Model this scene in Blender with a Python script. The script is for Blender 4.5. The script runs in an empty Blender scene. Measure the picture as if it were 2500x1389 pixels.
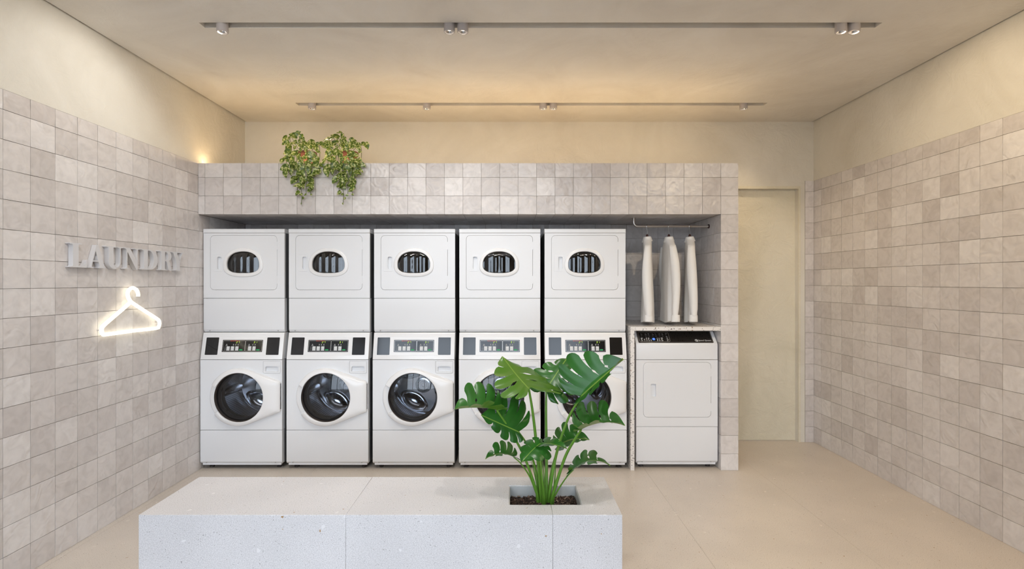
import bpy, bmesh, math, random
from mathutils import Vector, Matrix, Euler

# ------------------------------------------------------------------ camera, world, exposure
SC = bpy.context.scene
COL = SC.collection
F = 1274.0                  # focal length in pixels of the 2500 px wide frame
VX, VY = 1247.0, 688.0      # vanishing point of the room's depth lines
EYE = 1.535                 # eye height in metres

cam_data = bpy.data.cameras.new('camera')
cam = bpy.data.objects.new('camera', cam_data)
COL.objects.link(cam)
cam_data.sensor_width = 36.0
cam_data.lens = 36.0 * F / 2500.0
cam_data.shift_x = (1250.0 - VX) / 2500.0
cam_data.shift_y = -(694.5 - VY) / 2500.0
cam_data.clip_start = 0.05
cam.location = (0, 0, EYE)
cam.rotation_euler = (math.radians(90), 0, 0)
SC.camera = cam

SC.view_settings.view_transform = 'Standard'
SC.view_settings.look = 'None'
SC.view_settings.exposure = 0.07
SC.view_settings.gamma = 1.0
SC.view_settings.use_curve_mapping = False

SKY = 5.6
world = bpy.data.worlds.new('sky')
SC.world = world
world.use_nodes = True
_bg = world.node_tree.nodes['Background']
_bg.inputs[0].default_value = (0.755, 0.86, 1.0, 1)
_bg.inputs[1].default_value = SKY

SPOT_W = 1.0                # scales every ceiling spot
WHITE = (1.0, 0.965, 0.92)
NEUTRAL = (1.0, 0.92, 0.80)
WARM = (1.0, 0.80, 0.54)

def at(x, y, d):
    """the point at depth d that stands at pixel x, y of the photograph"""
    return Vector(((x - VX) * d / F, d, EYE - (y - VY) * d / F))

# ------------------------------------------------------------------ helpers
def link(o, parent=None):
    COL.objects.link(o)
    if parent is not None:
        o.parent = parent
    return o

def finish(bm, name, mat, smooth=None):
    me = bpy.data.meshes.new(name)
    bm.normal_update()
    bm.to_mesh(me); bm.free()
    if mat is not None:
        me.materials.append(mat)
    if smooth is not None:
        for p in me.polygons: p.use_smooth = True
        me.set_sharp_from_angle(angle=math.radians(smooth))
    return me

def obj(name, me, parent=None, kind=None, label=None):
    o = bpy.data.objects.new(name, me)
    link(o, parent)
    if kind: o['kind'] = kind
    if label: o['label'] = label
    return o

def tag(o, label, cat, group=None, kind=None):
    o['label'] = label; o['category'] = cat
    if group: o['group'] = group
    if kind: o['kind'] = kind
    return o

def empty(name, loc, rz=0.0):
    o = bpy.data.objects.new(name, None)
    link(o); o.location = loc; o.rotation_euler = (0, 0, rz)
    o.empty_display_size = 0.05
    return o

def copy_tree(o, parent=None):
    c = o.copy(); COL.objects.link(c)
    if parent is not None: c.parent = parent
    for ch in list(o.children):
        copy_tree(ch, c)
    return c

def add_box(bm, x0, x1, y0, y1, z0, z1, bev=0.0, seg=2):
    r = bmesh.ops.create_cube(bm, size=1.0)
    vs = r['verts']
    for v in vs:
        v.co = Vector(((x0 + x1) / 2 + v.co.x * (x1 - x0), (y0 + y1) / 2 + v.co.y * (y1 - y0), (z0 + z1) / 2 + v.co.z * (z1 - z0)))
    if bev > 0:
        es = list({e for v in vs for e in v.link_edges})
        bmesh.ops.bevel(bm, geom=es, offset=bev, segments=seg, profile=0.5, affect='EDGES')
    return bm

def box_mesh(name, mat, *a, bev=0.0, seg=2):
    bm = bmesh.new(); add_box(bm, *a, bev=bev, seg=seg)
    return finish(bm, name, mat, 20 if bev > 0 else None)

def add_prism(bm, pts, f):
    """closed prism: pts is a list of 2d points, f maps (p, q, 0|1) to a Vector"""
    a = [bm.verts.new(f(p, q, 0)) for p, q in pts]
    b = [bm.verts.new(f(p, q, 1)) for p, q in pts]
    n = len(pts)
    bm.faces.new(a); bm.faces.new(b[::-1])
    for i in range(n):
        j = (i + 1) % n
        bm.faces.new([a[j], a[i], b[i], b[j]])
    return a, b

def prism_xz(pts, y0, y1, name='m', mat=None, bev=0.0, smooth=20):
    bm = bmesh.new()
    a, b = add_prism(bm, pts, lambda p, q, k: Vector((p, y1 if k else y0, q)))
    bmesh.ops.recalc_face_normals(bm, faces=bm.faces)
    if bev > 0:
        es = [e for e in bm.edges if all(v in a for v in e.verts)]
        bmesh.ops.bevel(bm, geom=es, offset=bev, segments=2, profile=0.5, affect='EDGES')
    return finish(bm, name, mat, smooth)

def prism_yz(pts, x0, x1, name='m', mat=None, bev=0.0):
    bm = bmesh.new()
    add_prism(bm, pts, lambda p, q, k: Vector((x1 if k else x0, p, q)))
    bmesh.ops.recalc_face_normals(bm, faces=bm.faces)
    if bev > 0:
        bmesh.ops.bevel(bm, geom=list(bm.edges), offset=bev, segments=2, profile=0.5, affect='EDGES')
    return finish(bm, name, mat, 20)

def prism_xy(pts, z0, z1, name='m', mat=None, bev=0.0):
    bm = bmesh.new()
    add_prism(bm, pts, lambda p, q, k: Vector((p, q, z1 if k else z0)))
    bmesh.ops.recalc_face_normals(bm, faces=bm.faces)
    if bev > 0:
        bmesh.ops.bevel(bm, geom=list(bm.edges), offset=bev, segments=2, profile=0.5, affect='EDGES')
    return finish(bm, name, mat, 20)

def rrect(x0, x1, z0, z1, r, n=6):
    pts = []
    for cx, cz, a0 in ((x1 - r, z1 - r, 0), (x0 + r, z1 - r, 90), (x0 + r, z0 + r, 180), (x1 - r, z0 + r, 270)):
        for i in range(n + 1):
            a = math.radians(a0 + 90 * i / n)
            pts.append((cx + r * math.cos(a), cz + r * math.sin(a)))
    return pts

def circle(cx, cz, r, n=64):
    return [(cx + r * math.cos(2 * math.pi * i / n), cz + r * math.sin(2 * math.pi * i / n)) for i in range(n)]

def egg(cx, cz, a, up, dn, eu=2.2, ed=2.8, n=64):
    pts = []
    for i in range(n):
        t = 2 * math.pi * i / n
        c, s = math.cos(t), math.sin(t)
        e = eu if s >= 0 else ed
        x = math.copysign(abs(c) ** (2 / e), c) * a
        z = math.copysign(abs(s) ** (2 / e), s) * (up if s >= 0 else dn)
        pts.append((cx + x, cz + z))
    return pts

def cut(me, cutters, name, mat, smooth=20):
    """boolean difference of a mesh with a list of cutter meshes"""
    o = bpy.data.objects.new('cut', me); COL.objects.link(o)
    cs = []
    for c in cutters:
        co = bpy.data.objects.new('cutter', c); COL.objects.link(co); cs.append(co)
        m = o.modifiers.new('b', 'BOOLEAN'); m.operation = 'DIFFERENCE'; m.object = co; m.solver = 'EXACT'
    dg = bpy.context.evaluated_depsgraph_get(); dg.update()
    r = bpy.data.meshes.new_from_object(o.evaluated_get(dg))
    for x in [o] + cs: bpy.data.objects.remove(x)
    r.name = name
    r.materials.clear(); r.materials.append(mat)
    for p in r.polygons:
        p.use_smooth = True; p.material_index = 0
    r.set_sharp_from_angle(angle=math.radians(smooth))
    return r

def add_tube(bm, pts, radii, n=10, cap=True):
    pts = [Vector(p) for p in pts]
    if not isinstance(radii, (list, tuple)): radii = [radii] * len(pts)
    rings = []
    up = None
    for i, p in enumerate(pts):
        d = (pts[min(i + 1, len(pts) - 1)] - pts[max(i - 1, 0)]).normalized()
        if up is None:
            up = Vector((0, 0, 1)) if abs(d.z) < 0.9 else Vector((1, 0, 0))
        s = d.cross(up).normalized(); up = s.cross(d).normalized()
        rings.append([bm.verts.new(p + (s * math.cos(2 * math.pi * k / n) + up * math.sin(2 * math.pi * k / n)) * radii[i]) for k in range(n)])
    for a, b in zip(rings, rings[1:]):
        for k in range(n):
            bm.faces.new([a[k], a[(k + 1) % n], b[(k + 1) % n], b[k]])
    if cap:
        bm.faces.new(rings[0]); bm.faces.new(rings[-1][::-1])
    return bm

def tube_mesh(name, mat, pts, radii, n=10):
    bm = bmesh.new(); add_tube(bm, pts, radii, n)
    bmesh.ops.recalc_face_normals(bm, faces=bm.faces)
    return finish(bm, name, mat, 50)

def bezier(p, k=16):
    """Catmull-Rom through the points p"""
    p = [Vector(q) for q in p]
    q = [2 * p[0] - p[1]] + p + [2 * p[-1] - p[-2]]
    out = []
    for i in range(1, len(q) - 2):
        for j in range(k):
            t = j / k
            a, b, c, d = q[i - 1], q[i], q[i + 1], q[i + 2]
            out.append(0.5 * (2 * b + (c - a) * t + (2 * a - 5 * b + 4 * c - d) * t * t + (3 * b - a - 3 * c + d) * t ** 3))
    out.append(p[-1])
    return out

def lathe_mesh(name, mat, prof, n=40, axis='Z', smooth=35, open_ends=True, centre=(0, 0, 0)):
    """prof: list of (radius, height); axis 'Z' up or 'Y' depth"""
    bm = bmesh.new(); rings = []
    c = Vector(centre)
    for r, h in prof:
        ring = []
        for k in range(n):
            a = 2 * math.pi * k / n
            v = Vector((r * math.cos(a), r * math.sin(a), h)) if axis == 'Z' else Vector((r * math.cos(a), h, r * math.sin(a)))
            ring.append(bm.verts.new(c + v))
        rings.append(ring)
    for a, b in zip(rings, rings[1:]):
        for k in range(n):
            bm.faces.new([a[k], a[(k + 1) % n], b[(k + 1) % n], b[k]])
    if not open_ends:
        bm.faces.new(rings[0][::-1]); bm.faces.new(rings[-1])
    bmesh.ops.remove_doubles(bm, verts=bm.verts, dist=1e-6)
    bmesh.ops.recalc_face_normals(bm, faces=bm.faces)
    return finish(bm, name, mat, smooth)

def text_mesh(s, size, mat, ext=0.0002, shear=0.0, align='CENTER', name='lettering'):
    cu = bpy.data.curves.new('t', 'FONT'); cu.body = s; cu.size = size; cu.extrude = ext; cu.shear = shear
    cu.align_x = align; cu.align_y = 'CENTER'; cu.resolution_u = 3
    o = bpy.data.objects.new('t', cu); COL.objects.link(o)
    dg = bpy.context.evaluated_depsgraph_get(); dg.update()
    me = bpy.data.meshes.new_from_object(o.evaluated_get(dg))
    bpy.data.objects.remove(o)
    me.name = name; me.materials.clear(); me.materials.append(mat)
    return me

# ------------------------------------------------------------------ materials
def principled(name, col, rough=0.5, metal=0.0, **kw):
    m = bpy.data.materials.new(name); m.use_nodes = True
    b = m.node_tree.nodes['Principled BSDF']
    b.inputs['Base Color'].default_value = (*col, 1)
    b.inputs['Roughness'].default_value = rough
    b.inputs['Metallic'].default_value = metal
    for k, v in kw.items():
        b.inputs[k].default_value = v
    return m

def N(m, t, **kw):
    n = m.node_tree.nodes.new(t)
    for k, v in kw.items():
        if hasattr(n, k): setattr(n, k, v)
        else: n.inputs[k].default_value = v
    return n

def L(m, a, b): m.node_tree.links.new(a, b)

def ramp(m, fac, stops):
    r = N(m, 'ShaderNodeValToRGB')
    els = r.color_ramp.elements
    while len(els) < len(stops): els.new(0.5)
    for e, (p, c) in zip(els, stops):
        e.position = p; e.color = (*c, 1) if len(c) == 3 else c
    L(m, fac, r.inputs[0])
    return r.outputs[0]

def mixc(m, fac, a, b, mode='MIX'):
    n = N(m, 'ShaderNodeMix'); n.data_type = 'RGBA'; n.blend_type = mode
    for s, v in ((n.inputs[0], fac), (n.inputs[6], a), (n.inputs[7], b)):
        if hasattr(v, 'is_linked') or hasattr(v, 'links'): L(m, v, s)
        elif isinstance(v, (int, float)): s.default_value = v
        else: s.default_value = (*v, 1)
    return n.outputs[2]

def bump(m, h, strength, dist=0.01, normal=None):
    b = N(m, 'ShaderNodeBump'); b.inputs['Strength'].default_value = strength; b.inputs['Distance'].default_value = dist
    L(m, h, b.inputs['Height'])
    if normal is not None: L(m, normal, b.inputs['Normal'])
    return b.outputs[0]

def bsdf(m): return m.node_tree.nodes['Principled BSDF']

def make_tile():
    m = principled('glazed_tile', (0.5, 0.45, 0.42), 0.31)
    tc = N(m, 'ShaderNodeTexCoord'); oi = N(m, 'ShaderNodeObjectInfo')
    mul = N(m, 'ShaderNodeMath', operation='MULTIPLY'); mul.inputs[1].default_value = 57.0
    L(m, oi.outputs['Random'], mul.inputs[0])
    comb = N(m, 'ShaderNodeCombineXYZ')
    for i in range(3): L(m, mul.outputs[0], comb.inputs[i])
    add = N(m, 'ShaderNodeVectorMath', operation='ADD')
    L(m, tc.outputs['Object'], add.inputs[0]); L(m, comb.outputs[0], add.inputs[1])
    base = ramp(m, oi.outputs['Random'], [(0.0, (0.585, 0.54, 0.515)), (0.3, (0.635, 0.592, 0.567)), (0.6, (0.67, 0.628, 0.604)), (0.85, (0.70, 0.66, 0.637)), (1.0, (0.75, 0.715, 0.694))])
    n1 = N(m, 'ShaderNodeTexNoise'); n1.inputs['Scale'].default_value = 14; n1.inputs['Detail'].default_value = 2; n1.inputs['Distortion'].default_value = 1.2
    L(m, add.outputs[0], n1.inputs['Vector'])
    cl = ramp(m, n1.outputs[0], [(0.30, (0.91, 0.905, 0.90)), (0.52, (1, 1, 1)), (0.74, (1.06, 1.06, 1.06))])
    L(m, mixc(m, 1.0, base, cl, 'MULTIPLY'), bsdf(m).inputs['Base Color'])
    n2 = N(m, 'ShaderNodeTexNoise'); n2.inputs['Scale'].default_value = 9; n2.inputs['Detail'].default_value = 1; n2.inputs['Distortion'].default_value = 1.5
    L(m, add.outputs[0], n2.inputs['Vector'])
    n3 = N(m, 'ShaderNodeTexNoise'); n3.inputs['Scale'].default_value = 40; n3.inputs['Detail'].default_value = 1
    L(m, add.outputs[0], n3.inputs['Vector'])
    ma = N(m, 'ShaderNodeMath', operation='MULTIPLY_ADD'); ma.inputs[1].default_value = 0.07
    L(m, n3.outputs[0], ma.inputs[0]); L(m, n2.outputs[0], ma.inputs[2])
    L(m, bump(m, ma.outputs[0], 0.36, 0.02), bsdf(m).inputs['Normal'])
    return m

def make_plaster(name, c0, c1, c2, bs=0.25):
    m = principled(name, c1, 0.85)
    tc = N(m, 'ShaderNodeTexCoord')
    n1 = N(m, 'ShaderNodeTexNoise'); n1.inputs['Scale'].default_value = 1.6; n1.inputs['Detail'].default_value = 4; n1.inputs['Roughness'].default_value = 0.6; n1.inputs['Distortion'].default_value = 0.8
    L(m, tc.outputs['Object'], n1.inputs['Vector'])
    L(m, ramp(m, n1.outputs[0], [(0.3, c0), (0.5, c1), (0.7, c2)]), bsdf(m).inputs['Base Color'])
    n2 = N(m, 'ShaderNodeTexNoise'); n2.inputs['Scale'].default_value = 7; n2.inputs['Detail'].default_value = 5; n2.inputs['Roughness'].default_value = 0.65; n2.inputs['Distortion'].default_value = 1.0
    L(m, tc.outputs['Object'], n2.inputs['Vector'])
    L(m, bump(m, n2.outputs[0], bs * 1.7, 0.02), bsdf(m).inputs['Normal'])
    return m

def make_stone(name, base, fleck, dark, light, scale=1.0, rough=0.4, stretch=1.0):
    """fine-grained agglomerate stone: grain, dark specks and a few pale and rusty chips"""
    m = principled(name, base, rough)
    tc = N(m, 'ShaderNodeTexCoord')
    g = N(m, 'ShaderNodeTexNoise'); g.inputs['Scale'].default_value = 300 * scale; g.inputs['Detail'].default_value = 3
    L(m, tc.outputs['Object'], g.inputs['Vector'])
    c = ramp(m, g.outputs[0], [(0.33, fleck), (0.5, base), (0.66, light)])
    big = N(m, 'ShaderNodeTexNoise'); big.inputs['Scale'].default_value = 2.2; big.inputs['Detail'].default_value = 4
    L(m, tc.outputs['Object'], big.inputs['Vector'])
    c = mixc(m, 1.0, c, ramp(m, big.outputs[0], [(0.3, (0.93, 0.93, 0.93)), (0.7, (1.04, 1.04, 1.04))]), 'MULTIPLY')
    nz = N(m, 'ShaderNodeTexNoise'); nz.inputs['Scale'].default_value = 60; nz.inputs['Detail'].default_value = 1; L(m, tc.outputs['Object'], nz.inputs['Vector'])
    sc_ = N(m, 'ShaderNodeVectorMath', operation='SCALE'); sc_.inputs['Scale'].default_value = 0.022; L(m, nz.outputs['Color'], sc_.inputs[0])
    wob = N(m, 'ShaderNodeVectorMath', operation='ADD'); L(m, tc.outputs['Object'], wob.inputs[0]); L(m, sc_.outputs[0], wob.inputs[1])
    for sc, lo, col, lim in ((120, 0.16, dark, 0.62), (30, 0.10, (0.36, 0.22, 0.10), 0.93), (26, 0.20, light, 0.93)):
        v = N(m, 'ShaderNodeTexVoronoi'); v.inputs['Scale'].default_value = sc * scale
        L(m, wob.outputs[0], v.inputs['Vector'])
        lt = N(m, 'ShaderNodeMath', operation='LESS_THAN'); lt.inputs[1].default_value = lo
        L(m, v.outputs['Distance'], lt.inputs[0])
        sep = N(m, 'ShaderNodeSeparateColor'); L(m, v.outputs['Color'], sep.inputs[0])
        gt = N(m, 'ShaderNodeMath', operation='GREATER_THAN'); gt.inputs[1].default_value = lim
        L(m, sep.outputs[0], gt.inputs[0])
        mm = N(m, 'ShaderNodeMath', operation='MULTIPLY'); L(m, lt.outputs[0], mm.inputs[0]); L(m, gt.outputs[0], mm.inputs[1])
        c = mixc(m, mm.outputs[0], c, col)
    L(m, c, bsdf(m).inputs['Base Color'])
    return m

def make_terrazzo():
    m = principled('speckled_terrazzo', (0.72, 0.69, 0.65), 0.35)
    tc = N(m, 'ShaderNodeTexCoord')
    nz = N(m, 'ShaderNodeTexNoise'); nz.inputs['Scale'].default_value = 160; L(m, tc.outputs['Object'], nz.inputs['Vector'])
    sc_ = N(m, 'ShaderNodeVectorMath', operation='SCALE'); sc_.inputs['Scale'].default_value = 0.010; L(m, nz.outputs['Color'], sc_.inputs[0])
    wob = N(m, 'ShaderNodeVectorMath', operation='ADD'); L(m, tc.outputs['Object'], wob.inputs[0]); L(m, sc_.outputs[0], wob.inputs[1])
    prev = (0.80, 0.765, 0.73)
    for sc, lo, col, lim in ((110, 0.34, (0.02, 0.018, 0.016), 0.78), (60, 0.32, (0.03, 0.025, 0.022), 0.84), (60, 0.25, (0.42, 0.30, 0.2), 0.90)):
        v = N(m, 'ShaderNodeTexVoronoi'); v.inputs['Scale'].default_value = sc; L(m, wob.outputs[0], v.inputs['Vector'])
        lt = N(m, 'ShaderNodeMath', operation='LESS_THAN'); lt.inputs[1].default_value = lo
        L(m, v.outputs['Distance'], lt.inputs[0])
        sep = N(m, 'ShaderNodeSeparateColor'); L(m, v.outputs['Color'], sep.inputs[0])
        gt = N(m, 'ShaderNodeMath', operation='GREATER_THAN'); gt.inputs[1].default_value = lim
        L(m, sep.outputs[0], gt.inputs[0])
        mm = N(m, 'ShaderNodeMath', operation='MULTIPLY'); L(m, lt.outputs[0], mm.inputs[0]); L(m, gt.outputs[0], mm.inputs[1])
        prev = mixc(m, mm.outputs[0], prev, col)
    L(m, prev, bsdf(m).inputs['Base Color'])
    return m

def make_glass(name, tint, rough=0.0, ior=1.45, boost=1.0):
    m = bpy.data.materials.new(name); m.use_nodes = True
    nt = m.node_tree; nt.nodes.remove(nt.nodes['Principled BSDF'])
    out = nt.nodes['Material Output']
    fr = N(m, 'ShaderNodeFresnel'); fr.inputs[0].default_value = ior
    mu = N(m, 'ShaderNodeMath', operation='MULTIPLY'); mu.use_clamp = True; mu.inputs[1].default_value = boost
    L(m, fr.outputs[0], mu.inputs[0])
    tr = N(m, 'ShaderNodeBsdfTransparent'); tr.inputs[0].default_value = (*tint, 1)
    gl = N(m, 'ShaderNodeBsdfGlossy'); gl.inputs['Roughness'].default_value = rough
    mx = N(m, 'ShaderNodeMixShader')
    L(m, mu.outputs[0], mx.inputs[0]); L(m, tr.outputs[0], mx.inputs[1]); L(m, gl.outputs[0], mx.inputs[2])
    L(m, mx.outputs[0], out.inputs[0])
    return m

def make_emit(name, col, s):
    m = principled(name, (0, 0, 0), 0.5)
    bsdf(m).inputs['Emission Color'].default_value = (*col, 1)
    bsdf(m).inputs['Emission Strength'].default_value = s
    return m

def make_leaf(name, top, under, rib, rough=0.3, transl=0.25, varieg=None):
    m = principled(name, top, rough)
    nt = m.node_tree
    geo = N(m, 'ShaderNodeNewGeometry')
    uv = N(m, 'ShaderNodeUVMap')
    sep = N(m, 'ShaderNodeSeparateXYZ'); L(m, uv.outputs[0], sep.inputs[0])
    ab = N(m, 'ShaderNodeMath', operation='ABSOLUTE'); L(m, sep.outputs[1], ab.inputs[0])
    tc = N(m, 'ShaderNodeTexCoord')
    oi = N(m, 'ShaderNodeObjectInfo')
    n = N(m, 'ShaderNodeTexNoise'); n.inputs['Scale'].default_value = 9 if varieg is None else 3.2
    n.noise_dimensions = '4D'
    mw = N(m, 'ShaderNodeMath', operation='MULTIPLY'); mw.inputs[1].default_value = 31; L(m, oi.outputs['Random'], mw.inputs[0])
    L(m, mw.outputs[0], n.inputs['W'])
    L(m, tc.outputs['Object'], n.inputs['Vector'])
    dk = tuple(x * 0.7 for x in top)
    if varieg is None:
        c = ramp(m, n.outputs[0], [(0.35, dk), (0.65, top)])
    else:
        c = ramp(m, n.outputs[0], [(0.36, dk), (0.46, top), (0.53, varieg[0]), (0.62, varieg[1])])
    c = mixc(m, geo.outputs['Backfacing'], c, under)
    r = ramp(m, ab.outputs[0], [(0.006, (1, 1, 1)), (0.016, (0, 0, 0))])
    c = mixc(m, r, c, rib)
    L(m, c, bsdf(m).inputs['Base Color'])
    tr = N(m, 'ShaderNodeBsdfTranslucent'); L(m, c, tr.inputs[0])
    mx = N(m, 'ShaderNodeMixShader'); mx.inputs[0].default_value = transl
    L(m, bsdf(m).outputs[0], mx.inputs[1]); L(m, tr.outputs[0], mx.inputs[2])
    L(m, mx.outputs[0], nt.nodes['Material Output'].inputs[0])
    return m

def make_drum():
    m = principled('perforated_steel', (0.30, 0.31, 0.33), 0.28, 1.0)
    uv = N(m, 'ShaderNodeUVMap')
    fr = N(m, 'ShaderNodeVectorMath', operation='FRACTION'); L(m, uv.outputs[0], fr.inputs[0])
    sub = N(m, 'ShaderNodeVectorMath', operation='SUBTRACT'); sub.inputs[1].default_value = (0.5, 0.5, 0); L(m, fr.outputs[0], sub.inputs[0])
    ln = N(m, 'ShaderNodeVectorMath', operation='LENGTH'); L(m, sub.outputs[0], ln.inputs[0])
    c = ramp(m, ln.outputs['Value'], [(0.22, (0.004, 0.004, 0.005)), (0.30, (0.55, 0.56, 0.60))])
    L(m, c, bsdf(m).inputs['Base Color'])
    return m

def make_bark():
    m = principled('bark_chips', (0.09, 0.05, 0.035), 0.9)
    g = N(m, 'ShaderNodeNewGeometry')
    L(m, ramp(m, g.outputs['Random Per Island'], [(0.0, (0.025, 0.014, 0.012)), (0.6, (0.085, 0.045, 0.032)), (0.85, (0.17, 0.10, 0.07)), (1.0, (0.36, 0.26, 0.19))]), bsdf(m).inputs['Base Color'])
    return m

def make_cloth():
    m = principled('white_cotton', (0.80, 0.78, 0.755), 0.9)
    tc = N(m, 'ShaderNodeTexCoord')
    n = N(m, 'ShaderNodeTexNoise'); n.inputs['Scale'].default_value = 9; n.inputs['Detail'].default_value = 3
    L(m, tc.outputs['Object'], n.inputs['Vector'])
    L(m, bump(m, n.outputs[0], 0.2, 0.02), bsdf(m).inputs['Normal'])
    return m

M = dict(
    tile=make_tile(),
    grout=principled('dark_grout', (0.27, 0.23, 0.195), 0.95),
    plaster=make_plaster('lime_plaster', (0.665, 0.625, 0.54), (0.72, 0.682, 0.60), (0.77, 0.735, 0.655)),
    ceiling=make_plaster('ceiling_plaster', (0.695, 0.65, 0.585), (0.755, 0.715, 0.65), (0.80, 0.765, 0.705), 0.18),
    doorplaster=make_plaster('door_plaster', (0.66, 0.61, 0.475), (0.735, 0.68, 0.545), (0.77, 0.72, 0.59), 0.5),
    floor=make_stone('floor_agglomerate', (0.63, 0.56, 0.485), (0.54, 0.472, 0.40), (0.29, 0.23, 0.18), (0.70, 0.63, 0.555), 0.8, 0.34),
    bench=make_stone('pale_agglomerate', (0.62, 0.605, 0.612), (0.515, 0.50, 0.507), (0.27, 0.26, 0.25), (0.715, 0.70, 0.708), 0.8, 0.4),
    liner=make_plaster('concrete', (0.44, 0.43, 0.41), (0.5, 0.49, 0.47), (0.55, 0.54, 0.52), 0.1),
    terrazzo=make_terrazzo(),
    enamel=principled('white_enamel', (0.772, 0.78, 0.797), 0.32),
    seam=principled('dark_gap', (0.03, 0.03, 0.035), 0.8),
    side=principled('gap_shade_steel', (0.17, 0.17, 0.175), 0.45),  # carcass darkened, shade of the gaps and panel seams put into its colour
    doorwhite=principled('white_plastic', (0.82, 0.815, 0.815), 0.22),
    black=principled('gloss_black', (0.010, 0.009, 0.009), 0.08),
    inkblack=principled('display_black', (0.006, 0.006, 0.006), 0.10),
    rubber=principled('dark_gasket', (0.045, 0.036, 0.032), 0.35),
    steel=principled('dark_steel', (0.40, 0.41, 0.44), 0.18, 1.0),
    chrome=principled('chrome', (0.7, 0.7, 0.7), 0.15, 1.0),
    drum=make_drum(),
    dark=principled('drum_dark', (0.012, 0.012, 0.013), 0.4),
    winglass=make_glass('smoked_window', (0.10, 0.10, 0.10), 0.0, 1.6, 1.6),
    doorglass=make_glass('porthole_glass', (0.90, 0.92, 0.95), 0.0, 1.5, 1.3),
    pane=make_glass('clear_pane', (0.97, 0.98, 0.98), 0.0, 1.45, 1.0),
    white_print=principled('white_print', (0.75, 0.76, 0.76), 0.5),
    grey_print=principled('grey_print', (0.36, 0.36, 0.35), 0.5),
    silver=principled('silver_line', (0.62, 0.60, 0.57), 0.3, 0.6),
    red_print=principled('red_print', (0.62, 0.06, 0.03), 0.5),
    led=make_emit('lcd_yellow_green', (0.55, 0.85, 0.06), 0.9),
    green_key=make_emit('green_key', (0.02, 0.55, 0.16), 0.55),
    blue_led=make_emit('blue_led', (0.05, 0.25, 1.0), 1.0),
    sign=principled('grey_sign_paint', (0.66, 0.65, 0.66), 0.45),
    neon=make_emit('neon_tube', (1.0, 0.92, 0.72), 2.4),
    strip=make_emit('warm_led_strip', (1.0, 0.74, 0.43), 46.0),
    lamp=principled('lamp_body', (0.50, 0.46, 0.45), 0.4),
    lens=make_emit('lamp_lens', (1.0, 0.88, 0.68), 5.0),
    rail=principled('brushed_nickel', (0.55, 0.51, 0.47), 0.3, 0.9),
    wood=principled('dark_wood', (0.045, 0.012, 0.010), 0.4),
    cloth=make_cloth(),
    leaf=make_leaf('monstera_leaf', (0.030, 0.150, 0.018), (0.078, 0.195, 0.018), (0.20, 0.34, 0.05), 0.28, 0.22),
    stem=principled('green_stem', (0.115, 0.26, 0.025), 0.4),
    pothos=make_leaf('variegated_leaf', (0.085, 0.155, 0.014), (0.25, 0.32, 0.06), (0.3, 0.36, 0.1), 0.32, 0.2, ((0.24, 0.31, 0.045), (0.66, 0.66, 0.33))),
    vine=principled('vine_stem', (0.10, 0.12, 0.03), 0.5),
    terracotta=principled('terracotta', (0.10, 0.028, 0.018), 0.7),
    soil=principled('dark_soil', (0.03, 0.02, 0.015), 0.95),
    bark=make_bark(),
    mullion=principled('dark_frame', (0.03, 0.028, 0.027), 0.4),
    pavement=principled('pavement', (0.22, 0.21, 0.20), 0.9),
)

for _m in ('led', 'green_key', 'blue_led', 'lens'):
    M[_m].cycles.emission_sampling = 'NONE'
SC.cycles.max_bounces = 7
SC.cycles.glossy_bounces = 3
SC.cycles.transmission_bounces = 4
SC.cycles.caustics_reflective = False
SC.cycles.caustics_refractive = False

# ------------------------------------------------------------------ the room
XL, XR = -2.545, 2.90          # finished wall faces
YB, YF = 5.0, -0.9             # back wall, shop front
ZC = 3.0675                    # ceiling
T = 0.15                       # tile pitch
TH = 0.006                     # tile thickness
ZT = 2.502                     # top of the tiling
YN = 4.247                     # front face of the niche wall
ZN = 2.085                     # niche soffit
XN, XP = 1.71, 1.853           # niche reveal, outer face of the pier

rng = random.Random(7)
_tiles = {}
def tile_mesh(w, h):
    key = (round(w, 4), round(h, 4))
    if key not in _tiles:
        out = []
        for v in range(5 if w * h > 0.015 else 2):
            bm = bmesh.new(); g = 0.0009; n = 3
            P = {}
            for i in range(n + 1):
                for j in range(n + 1):
                    e = i in (0, n) or j in (0, n)
                    c = i in (0, n) and j in (0, n)
                    wob = 0.0007 if e else 0.0
                    x = -w / 2 + g + (w - 2 * g) * i / n + (rng.uniform(-wob, 0) if i == n else rng.uniform(0, wob) if i == 0 else 0)
                    y = -h / 2 + g + (h - 2 * g) * j / n + (rng.uniform(-wob, 0) if j == n else rng.uniform(0, wob) if j == 0 else 0)
                    z = TH - (0.0011 if c else 0.0007 if e else 0) + rng.uniform(-0.0006, 0.0006)
                    P[i, j] = bm.verts.new((x, y, z))
            for i in range(n):
                for j in range(n):
                    bm.faces.new([P[i, j], P[i + 1, j], P[i + 1, j + 1], P[i, j + 1]])
            ring = [(i, 0) for i in range(n)] + [(n, j) for j in range(n)] + [(i, n) for i in range(n, 0, -1)] + [(0, j) for j in range(n, 0, -1)]
            top = [bm.verts.new(P[k].co) for k in ring]
            bot = [bm.verts.new((P[k].co.x, P[k].co.y, 0)) for k in ring]
            for a in range(len(ring)):
                b = (a + 1) % len(ring)
                bm.faces.new([top[b], top[a], bot[a], bot[b]])
            out.append(finish(bm, 'tile', M['tile'], 60))
        _tiles[key] = out
    return rng.choice(_tiles[key])

def cells(cuts):
    return [(a, b) for a, b in zip(cuts, cuts[1:]) if b - a > 0.012]

def cuts(lo, hi, phase):
    k = math.ceil((lo - phase) / T - 1e-6)
    out = [lo]
    while phase + k * T < hi - 1e-6:
        if phase + k * T > lo + 1e-6: out.append(phase + k * T)
        k += 1
    return out + [hi]

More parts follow.
